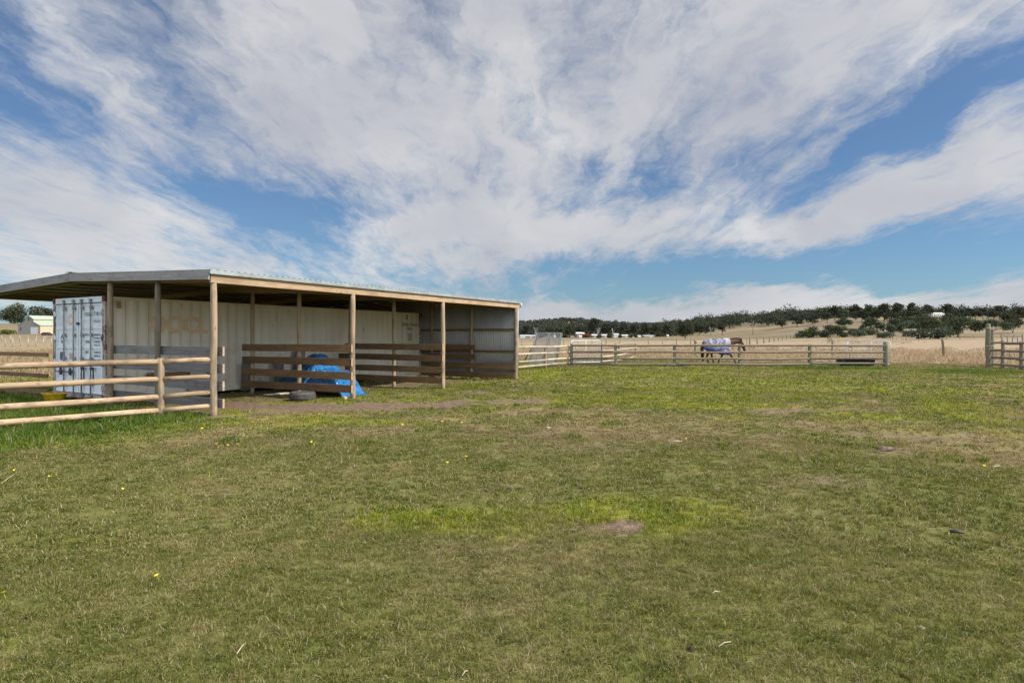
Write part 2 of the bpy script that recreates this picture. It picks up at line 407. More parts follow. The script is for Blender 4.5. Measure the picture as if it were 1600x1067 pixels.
def corr_side(b_face, out):
    m = MB(); prof = [(0, 0), (.07, 0), (.105, .036), (.175, .036), (.21, 0)]
    pts = []; a = .12
    while a < CL - .12:
        for (da, d) in prof[:-1]:
            if a + da < CL - .12: pts.append((a + da, d))
        a += .278
    pts.append((CL - .12, 0)); zz = [CZ0 + .16, 1.0, 1.75, CZ1 - .07]
    for z in zz:
        for (a, d) in pts:
            dent = .012 * (float(vnoise(a * 1.1, z * 1.3, 8)) - .5)
            m.v.append(tuple(C(a, b_face + out * (d * .8 + dent), z)))
    n = len(pts)
    for j in range(3):
        for i in range(n - 1): m.f.append((j*n+i, j*n+i+1, (j+1)*n+i+1, (j+1)*n+i)); m.sm.append(False)
    return m.build('side_wall', MT['cside'], cont)
corr_side(.03, 1); corr_side(CW - .03, -1)
def bxC(m, a0, a1, b0, b1, z0, z1): m.box((C((a0+a1)/2, (b0+b1)/2, (z0+z1)/2)), (b1-b0, a1-a0, z1-z0), RZ)
m = MB()
bxC(m, .12, CL-.12, -.002, .07, CZ1-.07, CZ1-.01); bxC(m, .12, CL-.12, CW-.07, CW+.002, CZ1-.07, CZ1-.01)
bxC(m, .12, CL-.12, -.004, .06, CZ0, CZ0+.16); bxC(m, .12, CL-.12, CW-.06, CW+.004, CZ0, CZ0+.16)
m.build('side_rail', MT['cside'], cont)
m = MB(); bxC(m, .1, CL-.05, .07, CW-.07, CZ1-.035, CZ1-.015); bxC(m, .2, CL-.05, .06, CW-.06, CZ0+.1, CZ0+.14); bxC(m, CL-.1, CL-.06, .1, CW-.1, CZ0, CZ1-.04)
m.build('roof_panel', MT['cside'], cont)
for a0 in (0, CL-.12):
    for b0 in (0, CW-.12):
        m = MB(); bxC(m, a0, a0+.12, b0, b0+.12, CZ0+.13, CZ1-.13); m.build('corner_post', MT['crust'], cont)
        for z0 in (CZ0-.005, CZ1-.13):
            m = MB(); bxC(m, a0-.006, a0+.165, b0-.006, b0+.13, z0, z0+.135); cc = m.build('corner_casting', MT['crust2'] if z0 > 1 else MT['crust'], cont)
            if a0 == 0:
                m = MB(); m.tube([C(-.012, b0+.062, z0+.07), C(-.004, b0+.062, z0+.07)], .035, 12); m.build('lifting_hole', MT['seal'], cc)
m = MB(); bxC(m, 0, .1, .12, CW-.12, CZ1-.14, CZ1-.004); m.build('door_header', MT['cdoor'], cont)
m = MB(); bxC(m, .01, .1, .12, CW-.12, CZ0, CZ0+.10); m.build('door_sill', MT['crust'], cont)
mid = CW / 2
rods = [(.60, 0), (1.02, 0), (1.40, 1), (1.86, 1)]
dz0, dz1 = CZ0+.12, CZ1-.165
doors = []
for d, (b0, b1) in enumerate(((.125, mid-.012), (mid+.012, CW-.125))):
    m = MB(); zs = [dz0, .50, .87, 1.32, 1.80, dz1]
    bxC(m, .03, .06, b0, b1, dz0, dz1)
    for b_a, b_b in ((b0, b0+.075), (b1-.075, b1)): bxC(m, .012, .0299, b_a, b_b, dz0, dz1)
    for z in zs:
        za, zb = max(dz0, z-.035), min(dz1, z+.035)
        bxC(m, .0125, .0298, b0+.076, b1-.076, za, zb)
    for z in zs[1:-1]:     # shallow pressed ribs between
        bxC(m, .022, .0297, b0+.09, b1-.09, z+.17, z+.20)
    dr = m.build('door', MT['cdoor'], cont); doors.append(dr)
    hb = b0 - .02 if d == 0 else b1 + .02
    for z in (.35, .95, 1.55, 2.15):
        m = MB(); bxC(m, -.012, .012, hb-.05, hb+.05, z-.045, z+.045); m.tube([C(-.01, hb, z-.08), C(-.01, hb, z+.08)], .014, 8)
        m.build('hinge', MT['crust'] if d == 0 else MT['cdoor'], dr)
for (b, d) in rods:
    m = MB(); m.tube([C(-.02, b, CZ0+.03), C(-.02, b, CZ1-.05)], .017, 10); m.build('lock_rod', MT['rod'], doors[d])
    for z in (CZ0+.06, CZ1-.10):
        m = MB(); bxC(m, -.045, .0, b-.035, b+.035, z-.05, z+.05); m.build('rod_bracket', MT['rod'], doors[d])
    for z in (CZ0+.35, 1.05, 1.62, CZ1-.26):
        m = MB(); bxC(m, -.03, .012, b-.045, b+.045, z-.035, z+.035); m.build('rod_bracket', MT['rod'], doors[d])
    sgn = 1 if d == 1 else -1
    m = MB(); hz = .72
    if d == 1:
        m.tube([C(-.04, b, hz), C(-.05, b+.13, hz-.02), C(-.045, b+.34, hz+.0)], .014, 8); bxC(m, -.05, -.02, b+.09, b+.16, hz-.09, hz+.09); bxC(m, -.045, -.015, b+.05, b+.2, hz-.02, hz+.03)
    else:
        m.tube([C(-.04, b, hz+.09), C(-.055, b-.14, hz+.10), C(-.06, b-.20, hz+.02), C(-.06, b-.20, hz-.16)], .016, 8); bxC(m, -.05, -.02, b-.14, b-.05, hz+.06, hz+.13)
    m.build('handle', MT['dark_metal'], doors[d])
m = MB(); bxC(m, .024, .05, mid-.013, mid+.013, dz0, dz1); bxC(m, .02, .05, .12, CW-.12, dz1+.001, CZ1-.142); bxC(m, .022, .05, .1201, .1248, dz0, dz1); bxC(m, .022, .05, CW-.1248, CW-.1201, dz0, dz1)
bxC(m, -.02, .02, mid-.05, mid+.05, 1.87, 1.93)
m.build('door_seal', MT['seal'], cont)
# plates and marks on the doors
def plate(name, b0, b1, z0, z1, mat, d, off=.008):
    m = MB(); bxC(m, .03-off, .0302-off*.2, b0, b1, z0, z1); return m.build(name, mat, doors[d])
plate('placard', 1.98, 2.18, 1.86, 2.15, MT['placard'], 1, .012)
plate('dark_plate', 1.92, 2.14, 1.00, 1.20, MT['tag_dark'], 1, .012)
plate('tan_plate', 1.52, 1.68, 1.03, 1.18, MT['tan'], 1, .012)
def text(s, size, pos, xdir, ydir, mat, name, parent, bold=0.0, space=1.0, thick=.001):
    cu = bpy.data.curves.new(name, 'FONT'); cu.body = s; cu.size = size; cu.extrude = thick; cu.offset = bold; cu.space_character = space
    o = bpy.data.objects.new(name, cu); COL.objects.link(o)
    bpy.context.view_layer.update()
    me = bpy.data.meshes.new_from_object(o.evaluated_get(bpy.context.evaluated_depsgraph_get()))
    bpy.data.objects.remove(o); bpy.data.curves.remove(cu)
    x = Vector(xdir).normalized(); y = Vector(ydir).normalized(); z = x.cross(y)
    M = Matrix(((x.x, y.x, z.x, pos[0]), (x.y, y.y, z.y, pos[1]), (x.z, y.z, z.z, pos[2]), (0, 0, 0, 1)))
    me.materials.clear(); me.materials.append(mat)
    return put(bpy.data.objects.new(name, me), parent, M)
def dtext(s, size, b, z, d, mat=None, bold=.002):
    return text(s, size, C(.026, b, z), NV, UP, mat or MT['ink'], 'lettering', doors[d], bold)
dtext('OOLU', .125, .965, 2.08, 0); dtext('718114 1', .135, .545, 2.08, 0); dtext('42G1', .135, .545, 1.92, 0)
for k, (s1, s2) in enumerate((('M.G.W.', '30480 KG'), ('', '67200 LB'), ('TARE', '3780 KG'), ('', '8330 LB'))):
    z = 1.60 - k * .085
    dtext(s1, .085, .94, z, 0); dtext(s2, .075, .53, z, 0, bold=.0008)
for k, (s1, s2) in enumerate((('NET', '26700 KG'), ('', '58870 LB'), ('CU.C', '67.7 CU.M'))):
    z = 1.18 - k * .085
    dtext(s1, .085, .94, z, 0); dtext(s2, .07, .53, z, 0, bold=.0008)
# faded ring emblem and small rhombus mark
def ring(bc, zc, r0, r1, mat, n=24, lobes=0):
    m = MB()
    for k in range(n):
        a = 2 * math.pi * k / n
        for r in (r0, r1): m.v.append(tuple(C(.0255, bc + r * math.cos(a), zc + r * math.sin(a))))
    for k in range(n):
        k2 = (k + 1) % n; m.f.append((2*k, 2*k+1, 2*k2+1, 2*k2)); m.sm.append(False)
    return m.build('emblem', mat, doors[1])
ring(1.63, 2.0, .07, .14, MT['orange'])
m = MB()
for s_, o_ in ((.10, .0), (.045, .0)): pass
m.v += [tuple(C(.0252, 2.05 + q[0], 1.52 + q[1])) for q in ((0, .12), (.075, 0), (0, -.12), (-.075, 0), (0, .06), (.035, 0), (0, -.06), (-.035, 0))]
m.f += [(0, 1, 5, 4), (1, 2, 6, 5), (2, 3, 7, 6), (3, 0, 4, 7)]; m.sm += [False] * 4
m.build('emblem', MT['ink'], doors[1])
# side lettering
def stext(s, size, a, z, mat, bold=.0, space=1.0):
    return text(s, size, C(a, .022, z), SV, UP, mat, 'lettering', cont, bold, space, .0015)
stext('OOCL', .575, 1.02, 1.70, MT['orange'], .026, .97)
stext('OOLU 718114 1', .155, 10.72, 2.02, MT['ink'], .003); stext('42G1', .14, 11.05, 1.86, MT['ink'], .003)
for k in range(3): stext('MAX', .10, 11.12, 1.66 - k * .1, MT['ink'], .002)
MT['ochre'] = plain('ochre_plate', (.34, .24, .08), .4, 12)
for a0, a1 in ((.28, .36), (10.98, 11.04)):
    m = MB(); bxC(m, a0, a1, -.006, .03, 2.26, 2.43); m.build('lashing_plate', MT['ochre'], cont)

# ------------------------------------------------------------------ things in and around the shed
# blue tarp draped over a heap
MT['tarp'] = plain('blue_tarpaulin', (.022, .18, .42), .45, 7, .30, bumps=.0, col2=(.014, .115, .33), spec=.5)
nt = MT['tarp'].node_tree; _b = nt.nodes['Principled BSDF']; _v = nt.nodes.new('ShaderNodeTexVoronoi'); _v.feature = 'DISTANCE_TO_EDGE'; _v.inputs['Scale'].default_value = 1
_w = noise(nt, coord(nt), 4, 5, .6); nt.links.new(mapping(nt, mix(nt, .25, coord(nt), _w, 'ADD'), (5, 9, 4)), _v.inputs['Vector']); bump(nt, _b, math_(nt, 'ADD', _v.outputs['Distance'], math_(nt, 'MULTIPLY', _w, 1.2)), .95, .12)
def tarp_h(u, n):
    u = u - (4.70 - .20 * (n + 2.2)) + 4.79
    # two shoulders: a tall hump and a low one nearer the bay front
    h = 1.10 * np.exp(-(((u - 4.95) / .72) ** 4 + ((n + 2.45) / .86) ** 4)) * (1 - .22 * np.abs((n + 2.4) / .9).clip(0, 1.2))
    h = np.maximum(h, .70 * np.exp(-(((u - 4.72) / .60) ** 4 + ((n + 1.32) / .66) ** 6)))
    h = np.maximum(h, .45 * np.exp(-(((u - 4.65) / .6) ** 4 + ((n + 3.25) / .6) ** 4)))
    h = np.maximum(h, .14 * np.exp(-(((u - 4.78) / .78) ** 6 + ((n + 2.15) / 1.62) ** 6)))
    w = (fbm(u * 2.2 + n * 1.1, n * 2.4, 21, 4) - .5) * .16 + np.abs(fbm(u * 4.5 - n * 3.2, n * 3.5 + u * 2.1, 31, 3) - .5) * -.34
    w = w + np.sin((n * 9 + u * 4) + 4 * fbm(u * 1.5, n * 1.5, 3, 2)) * .02
    return np.maximum(h + w * (.25 + np.minimum(h, .6)), .012 + .02 * fbm(u * 6, n * 6, 2, 2))
nu_, nn_ = 96, 110
uu = np.linspace(3.30, 5.92, nu_); nn = np.linspace(-3.95, -.28, nn_)
m = MB(); Ug, Ng = np.meshgrid(uu, nn, indexing='ij'); Hh = tarp_h(Ug, Ng)
edge = .12 * (fbm(Ug * 1.3, Ng * 1.3, 77, 3) - .5)
idx = {}
for i in range(nu_):
    for j in range(nn_):
        su = 4.8 + (Ug[i, j] - 4.8) * (1 + edge[i, j]); su = max(su, 3.97); sn = -2.1 + (Ng[i, j] + 2.1) * (1 + edge[i, j])
        idx[i, j] = len(m.v); m.v.append(tuple(L(su, sn, Hh[i, j])))
keep = 1.0
for i in range(nu_ - 1):
    for j in range(nn_ - 1):
        e = ((Ug[i, j] - (4.70 - .20 * (Ng[i, j] + 2.2))) / .70) ** 4 + ((Ng[i, j] + 2.1) / 1.82) ** 4 + (fbm(Ug[i, j] * 2, Ng[i, j] * 2, 41, 2) - .5) * .5
        if e < 1.0: m.f.append((idx[i, j], idx[i + 1, j], idx[i + 1, j + 1], idx[i, j + 1])); m.sm.append(True)
tp = m.build('tarpaulin', MT['tarp'])
bmq = bmesh.new(); bmq.from_mesh(tp.data); bmesh.ops.delete(bmq, geom=[v for v in bmq.verts if not v.link_faces], context='VERTS'); bmesh.ops.recalc_face_normals(bmq, faces=bmq.faces); bmq.to_mesh(tp.data); bmq.free()
tp.modifiers.new('thick', 'SOLIDIFY').thickness = .008
tag(tp, 'crumpled blue tarpaulin draped over a heap behind the brown rails of the middle bay', 'tarpaulin')
# cut tyre used as a feed tub
c = G(472.5, 625); t = thing('tyre', c, 'dusty black tyre lying flat on the dirt in front of the brown shed rails', 'tyre')
m = MB(); m.lathe([(.20, .03), (.255, .0), (.30, .02), (.318, .05), (.322, .11), (.312, .17), (.285, .205), (.25, .215), (.225, .20), (.235, .15), (.25, .10), (.24, .05), (.20, .03)], 32, (c.x, c.y, .0))
tb = m.build('casing', MT['tyre'], t)
m = MB()
for z in (.065, .095, .13): m.lathe([(.321, z), (.327, z + .004), (.327, z + .012), (.321, z + .016)], 32, (c.x, c.y, 0))
m.build('tread', MT['tyre'], tb)
m = MB(); m.lathe([(.001, .03), (.21, .035)], 24, (c.x, c.y, 0)); m.build('feed', MT['soil'], t)
# yellow tub near the container doors
c = G(85, 629); t = thing('feed_tub', c, 'yellow plastic tub of dark soil in the grass before the container doors', 'tub')
m = MB(); ql = (1.0, .62)
def oval(r, z, k, seg=24, ex=.55): 
    a = 2 * math.pi * k / seg; return (c.x + r * math.cos(a), c.y + r * ex * math.sin(a), z)
prof = [(.17, .0), (.20, .02), (.255, .19), (.30, .215), (.305, .235), (.285, .235), (.24, .20), (.19, .04)]
for (r, z) in prof:
    for k in range(24): m.v.append(oval(r, z, k))
for i in range(len(prof) - 1):
    for k in range(24):
        k2 = (k + 1) % 24; m.f.append((i*24+k, i*24+k2, (i+1)*24+k2, (i+1)*24+k)); m.sm.append(True)
m.build('tub_shell', MT['yellow'], t)
m = MB(); m.v.append((c.x, c.y, .235))
for k in range(24): m.v.append(oval(.262, .205 + random.uniform(0, .03), k))
for k in range(24): m.f.append((0, 1 + k, 1 + (k + 1) % 24)); m.sm.append(True)
m.build('contents', MT['soil'], t)
# loose timber
def loose(name, mat, p0, p1, h, t_, label, up=UP):
    o = board(name, mat, None, p0, p1, h, t_, up); return tag(o, label, 'timber')
loose('plank', MT['grey_board'], L(3.90, -4.22, .06), L(3.90, -4.17, .84), .30, .03, 'short dark boards stood on end against the container wall left of the divider', SV)
loose('plank', MT['grey_board'], L(5.04, -4.2, .0), L(5.04, -4.15, .95), .30, .03, 'weathered upright plank leaning on the container behind the brown rails', SV)
loose('plank', MT['grey_board'], L(5.82, -4.2, .0), L(5.82, -4.13, 1.18), .35, .03, 'tall grey plank leaning on the container behind the blue tarpaulin', SV)
loose('plank', MT['pale_wood'], L(3.4, -2.75, .03), L(4.35, -2.55, .035), .03, .22, 'pale offcut board lying flat on the ground below the brown rails')
pl = loose('plank', MT['pale_wood'], L(2.40, -4.2, .10), L(2.40, -4.12, .72), .46, .02, 'pale plywood sheet leaning on the container behind the grey rail boards', SV)
loose('plank', MT['brown_board'], L(1.1, -4.22, .62), L(2.9, -4.22, .62), .12, .03, 'dark brown board fixed low along the container behind the plywood sheet')
bl = MB(); bl.box(L(3.6, -.06, .05), (.11, .08, .10), RZ, .008); tag(bl.build('timber_block', MT['rail']), 'small pale timber block on the ground beside the middle shed post', 'timber')

# ------------------------------------------------------------------ near fence (left)
Q = [Vector((-8.84, 10.12, 0)), A(251, 12.22), L(0, 0)]
nf = thing('paddock_fence', Q[1], 'pale round-rail paddock fence running from the shed corner post, four rails high', 'fence')
log('post', MT['post'], nf, Q[1] + UP * -.1, Q[1] + UP * 1.16, .066, .063, 14, .04, .002)
log('post', MT['post'], nf, Q[0] + UP * -.1, Q[0] + UP * 1.16, .066, .063, 14, .04, .002)
off = NV * .0
for (za, zb, zc) in ((1.075, 1.09, 1.12), (.745, .75, .79), (.40, .405, .475), (.135, .14, .205)):
    log('rail', MT['rail'], nf, Q[0] - (Q[1]-Q[0]).normalized()*.05 + UP * za, Q[1] - (Q[1]-Q[0]).normalized()*.03 + UP * zb, .054, .053, 14, .05, .002)
    log('rail', MT['rail'], nf, Q[1] + (Q[2]-Q[1]).normalized()*.05 + UP * zb, Q[2] - (Q[2]-Q[1]).normalized()*.04 + UP * zc, .052, .049, 14, .05, .002)

# ------------------------------------------------------------------ far fences
def rail_fence(name, pts, heights, rmat, pmat, label, group=None, rr=.045, pr=.07, ptop=1.22, endpost=None, cat='fence'):
    f = thing(name, (pts[0].x, pts[0].y, 0), label, cat, group)
    for i, p in enumerate(pts):
        if endpost and i == len(pts) - 1:
            log('post', pmat, f, p + UP * -.1, p + UP * endpost[1], endpost[0], endpost[0] * .96, 14, .03, .002)
        else: log('post', pmat, f, p + UP * -.1, p + UP * (ptop + random.uniform(-.02, .03)), pr, pr * .95, 10, .04, .002)
    for i in range(len(pts) - 1):
        d = (pts[i+1] - pts[i]).normalized(); o = Vector((d.y, -d.x, 0)) * (pr * .6)
        for z in heights:
            log('rail', rmat, f, pts[i] + o - d * .05 + UP * (z + random.uniform(-.02, .02)), pts[i+1] + o + d * .05 + UP * (z + random.uniform(-.02, .02)), rr, rr, 10, .05, .004)
    return f
RH = (1.14, .79, .43, .14)
fa0, fa1, fa2 = Vector((.0, 29.6, 0)), A(852, 32.7), A(890, 35.0)
rail_fence('rail_fence', [A(772, 26.2), fa0, fa1, fa2], (1.10, .76, .42, .15), MT['cream_rail'], MT['post'], 'cream four-rail fence running away from the far corner of the shed', ptop=1.17, rr=.056)
fb = [A(893, 34.6), A(962, 33.9), A(1054, 33.7), A(1155.5, 33.5), A(1265, 34.2), A(1384, 34.2)]
rail_fence('rail_fence', fb, RH, MT['grey_rail'], MT['green_post'], 'long shade-darkened grey four-rail fence across the paddock ending in a thick gatepost', ptop=1.24, endpost=(.135, 1.34), rr=.060, pr=.088)
rail_fence('rail_fence', [A(940, 38.2), A(967, 41), A(993, 49)], (1.13, .78, .42, .12), MT['cream_rail'], MT['grey_rail'], 'short cream-railed fence behind the grey fence beside the mesh gate', ptop=1.22, rr=.055)
fd = [A(1546, 33.2), A(1567, 32.6), A(1596, 30.6), A(1634, 28.3)]
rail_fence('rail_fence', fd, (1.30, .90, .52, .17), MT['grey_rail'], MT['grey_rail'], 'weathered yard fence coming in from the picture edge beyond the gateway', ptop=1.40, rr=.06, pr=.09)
# tall strainer posts of the gateway
t = thing('strainer_post', A(1543.8, 33.2), 'tall grey strainer post at the end of the yard fence, wire tied round it', 'post')
log('timber_post', MT['grey_rail'], t, A(1543.8, 33.1, -.1), A(1543.8, 33.1, 2.30), .115, .11, 14, .03, .002)
m = MB()
for z in (2.08, 1.13): m.lathe([(.122, -.012), (.13, 0), (.122, .012)], 16, A(1543.8, 33.1, z))
m.build('wire_tie', MT['galv'], t)
t = thing('strainer_post', A(1550, 34.2), 'second, darker strainer post standing close behind the tall gateway post', 'post')
log('timber_post', MT['grey_rail'], t, A(1550, 34.2, -.1), A(1550, 34.2, 2.17), .10, .095, 12, .03, .002)
m = MB()
for z in (2.05, 1.13): m.tube([A(1543.8, 33.0, z), A(1551.5, 34.1, z)], .012, 6)
m.build('wire_tie', MT['galv'], t)
# mesh gates
def gate(name, p0, p1, h, label, mids=(.5,), mat=None, r=.022, z0=.12, wire=.10, corner=.15, cat='gate'):
    mat = mat or MT['galv']; g = thing(name, (p0.x, p0.y, 0), label, cat)
    d = p1 - p0; Lg = d.length; d.normalize()
    def P(s, z): return p0 + d * s + UP * z
    m = MB(); pts = [P(0, z0)]
    cs = [P(0, h - corner)] + [P(corner * (1 - math.cos(a)), h - corner + corner * math.sin(a)) for a in (R(30), R(60), R(90))]
    pts += cs + [P(Lg - corner * (1 - math.cos(a)), h - corner + corner * math.sin(a)) for a in (R(90), R(60), R(30))] + [P(Lg, h - corner), P(Lg, z0)]
    m.tube(pts, r, 8); m.tube([P(0, z0), P(Lg, z0)], r, 8)
    for q in mids: m.tube([P(Lg * q, z0), P(Lg * q, h)], r * .9, 8)
    m.build('gate_frame', mat, g)
    m = MB(); n = int(Lg / wire)
    for i in range(1, n): m.tube([P(Lg * i / n, z0), P(Lg * i / n, h - .02)], .0035, 4, False)
    k = int((h - z0) / wire)
    for i in range(1, k): m.tube([P(.02, z0 + (h - z0) * i / k), P(Lg - .02, z0 + (h - z0) * i / k)], .0035, 4, False)
    m.build('wire_mesh', mat, g); return g
gate('mesh_gate', A(892, 36.3), A(938, 37.6), 1.40, 'pale tube-framed mesh gate hung behind the corner of the grey fence', mat=MT['white_tube'], r=.021)
gate('mesh_gate', A(1391, 34.5), A(1322, 36.0), 1.40, 'pale tube mesh gate swung open behind the thick gatepost and trough', mids=(.42, .96), mat=MT['white_tube'], r=.021)
gate('mesh_gate', A(1553, 41), A(1603, 40), .72, 'low dull mesh panel seen through the rails of the yard fence', mat=MT['galv_dull'], wire=.07)
g2 = gate('mesh_gate', A(1566, 43), A(1598, 43), 1.68, 'thin steel yard panel standing behind the yard fence rails', mids=(.25, .5, .75), mat=MT['galv_dull'], r=.03, corner=.02, z0=1.1, wire=.4)
m = MB()
for px in (1566, 1598): m.tube([A(px, 43, -.05), A(px, 43, 1.78)], .05, 8)
m.build('post', MT['grey_rail'], g2)
# leaning steel mesh frame
t = thing('mesh_cage', A(846, 37.5), 'tall leaning steel mesh frame propped up beyond the cream fence', 'mesh frame')
BL, BR, TL, TR = A(825, 37.0, .02), A(868, 38.5, .08), A(838.5, 37.9, 1.86), A(876.5, 39.2, 1.84)
dep = Vector((-.25, .75, 0)); dep2 = Vector((.12, .55, 0))
m = MB()
for o in (Vector((0, 0, 0)), dep2):
    for a, b in ((BL, TL), (BR, TR), (TL, TR), (BL, BR), ((BL + BR) / 2, (TL + TR) / 2)): m.tube([a + o, b + o], .032, 8)
for a in (TL, TR, BL, BR): m.tube([a, a + dep2], .028, 8)
m.build('tube_frame', MT['galv_dull'], t)
m = MB(); m.tube([TL + (BL - TL) * .45, A(817, 37.4, .02)], .03, 8); m.build('prop', MT['dark_metal'], t)
m = MB()
for i in range(1, 30): m.tube([BL.lerp(BR, i / 30), TL.lerp(TR, i / 30)], .011, 4, False)
for i in range(1, 26): m.tube([BL.lerp(TL, i / 26), BR.lerp(TR, i / 26)], .011, 4, False)
m.build('wire_mesh', MT['galv_dull'], t)
m = MB(); m.box(TL.lerp(TR, .72) + Vector((0, -.05, -.18)), (.16, .02, .16)); m.build('tag_plate', MT['white_tube'], t)
# water trough behind the grey fence, with a bent wire hoop
t = thing('water_trough', A(1338, 34.9), 'long black water trough with a pale rim behind the grey fence rails', 'trough')
pL, pR = A(1309, 35.0), A(1364, 34.6); d = (pR - pL).normalized(); q = Vector((-d.y, d.x, 0)); m = MB(); seg = 9
for s in (0, (pR - pL).length):
    for k in range(seg + 1):
        a = math.pi * k / seg; m.v.append(tuple(pL + d * s + q * (-.36 * math.cos(a)) + UP * (.40 - .36 * math.sin(a) ** .7)))
for k in range(seg): m.f.append((k, k + 1, seg + 2 + k, seg + 1 + k)); m.sm.append(True)
m.f.append(tuple(range(seg + 1))); m.f.append(tuple(range(2 * seg + 1, seg, -1))); m.sm += [False, False]
m.box(pL.lerp(pR, .5) + UP * .05, ((pR - pL).length * .8, .5, .10), Matrix.Rotation(math.atan2(d.y, d.x), 3, 'Z'))
m.build('basin', MT['black'], t)
m = MB(); e0 = pL - d * .06; e1 = pR + d * .14
m.tube([e0 - q * .38 + UP * .41, e1 - q * .38 + UP * .37, e1 + q * .38 + UP * .37, e0 + q * .38 + UP * .41, e0 - q * .38 + UP * .41], .024, 6); m.build('rim', MT['white_tube'], t)
t = tag(bpy.data.objects.new('wire_hoop', None), 'thin bent wire hoop standing up beside the black water trough', 'wire hoop'); put(t, None, Matrix.Translation(A(1328, 35.4)))
b0 = A(1327.5, 35.4)
m = MB(); m.tube([b0 + UP * -.05, b0 + UP * .75, b0 + Vector((-.10, 0, .93)), b0 + Vector((-.06, 0, 1.02)), b0 + Vector((.12, 0, 1.02)), b0 + Vector((.14, 0, .93)), b0 + Vector((.03, 0, .76))], .012, 6); m.build('wire', MT['dark_metal'], t)
# single posts in the paddocks
def single(px, yb, yt, r, label, mat=None, lean=0.0, cap=None, cat='post'):
    D = F * H / (yb - HY); p = A(px, D); t = thing('fence_post', p, label, cat)
    o = log('timber_post', mat or MT['grey_rail'], t, p + UP * -.1, p + Vector((lean, 0, zpx(yt, D))), r, r * .95, 10, .05, .003)
    if cap: log('top_band', cap, t, p + Vector((lean, 0, zpx(yt, D) - .02)), p + Vector((lean, 0, zpx(yt, D) + .22)), r * 1.06, r * 1.04, 10, .03, 0)
    return t
single(1475.5, 563, 529.5, .085, 'lone post leaning slightly in the gateway between the two fences', lean=-.12)
single(1300.5, 559, 530, .07, 'thin brown post standing in dry grass behind the grey fence')
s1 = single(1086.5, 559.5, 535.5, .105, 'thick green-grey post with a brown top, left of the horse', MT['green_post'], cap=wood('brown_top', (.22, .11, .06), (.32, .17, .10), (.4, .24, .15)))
log('rail', MT['cream_rail'], s1, A(1088, 49.2, 1.22), A(1104, 53, 1.22), .07, .07, 8)
# ------------------------------------------------------------------ horse in a rug
hp = A(1120.5, 35.7); KS = 1.0
horse = thing('horse', hp, 'chestnut horse in a patchwork rug walking right behind the grey fence', 'horse')
m_, nt, b = newmat('chestnut_coat'); oc = coord(nt)
sep = nt.nodes.new('ShaderNodeSeparateXYZ'); nt.links.new(oc, sep.inputs[0])
n = noise(nt, oc, 5, 4)
c = ramp(nt, n, [(.3, (.07, .026, .014)), (.7, (.125, .048, .024))])
c = mix(nt, ramp(nt, sep.outputs['Z'], [(.45, (1, 1, 1)), (.75, (0, 0, 0))]), c, (.035, .018, .012))
nt.links.new(c, b.inputs['Base Color']); b.inputs['Roughness'].default_value = .5
MT['coat'] = m_
HV = []; HE = []
def hn(p, r, par=None, ry=None):
    HV.append((p, (r, ry or r)));
    if par is not None: HE.append((par, len(HV) - 1))
    return len(HV) - 1
root = hn((-.50, 0, 1.16), .29, None, .25)
rump = hn((-.68, 0, 1.16), .20, root)
loin = hn((-.15, 0, 1.14), .29, root, .25); ch = hn((.22, 0, 1.13), .32, loin, .26); sh = hn((.48, 0, 1.18), .25, ch, .20)
n1 = hn((.70, 0, 1.27), .27, sh, .20); n2 = hn((.98, 0, 1.36), .20, n1, .15); n3 = hn((1.22, 0, 1.36), .16, n2, .11)
po = hn((1.39, 0, 1.28), .15, n3, .11); fm = hn((1.48, 0, 1.08), .13, po, .09); mz = hn((1.56, 0, .88), .085, fm, .07); ns = hn((1.59, 0, .79), .07, mz, .06)
def leg(par, pts):
    for p, r in pts: par = hn(p, r, par)
leg(root, [((-.52, .15, .95), .15), ((-.40, .15, .76), .10), ((-.55, .15, .52), .055), ((-.50, .15, .30), .04), ((-.46, .15, .13), .045), ((-.40, .15, .04), .055)])
leg(root, [((-.58, -.15, .95), .15), ((-.36, -.15, .76), .10), ((-.36, -.15, .50), .055), ((-.28, -.15, .28), .04), ((-.26, -.15, .12), .045), ((-.21, -.15, .04), .055)])
leg(sh, [((.48, .14, .92), .13), ((.42, .14, .70), .075), ((.30, .14, .48), .052), ((.18, .14, .30), .038), ((.10, .14, .16), .044), ((.10, .14, .06), .05)])
leg(sh, [((.52, -.14, .92), .13), ((.66, -.14, .70), .075), ((.80, -.14, .46), .052), ((.93, -.14, .28), .038), ((1.02, -.14, .12), .044), ((1.09, -.14, .05), .05)])
me = bpy.data.meshes.new('body'); me.from_pydata([v[0] for v in HV], HE, []); me.update()
ho = bpy.data.objects.new('body', me); me.materials.append(MT['coat'])
put(ho, horse, Matrix.Translation(hp))
sk = ho.modifiers.new('skin', 'SKIN'); sk.use_smooth_shade = True
lay = me.skin_vertices[0].data
for i, (p, r) in enumerate(HV): lay[i].radius = (r[1], r[0]) if False else ((r[0] + r[1]) / 2,) * 2; lay[i].use_root = (i == 0)
ss = ho.modifiers.new('sub', 'SUBSURF'); ss.levels = 2; ss.render_levels = 2
for s in (-1, 1):
    m = MB(); e = hp + Vector((1.34, .065 * s, 1.41))
    m.tube([e, e + Vector((.0, .01 * s, .07)), e + Vector((.03, .02 * s, .15))], [.03, .036, .006], 8); m.build('ear', MT['coat'], horse)
MT['mane'] = plain('dark_mane', (.035, .018, .012), .4, 40, .7)
m = MB()
for k in range(26):
    t_ = k / 25; bx = .62 + .78 * t_; bz = 1.42 + .07 * math.sin(t_ * 2.6) ; p = hp + Vector((bx, -.06, bz + .02))
    m.tube([p + Vector((0, .06, .05)), p + Vector((-.02, -.04, -.02)), p + Vector((-.05, -.06, -.15 - random.random() * .06))], [.022, .022, .006], 5)
m.build('mane', MT['mane'], horse)
m = MB()
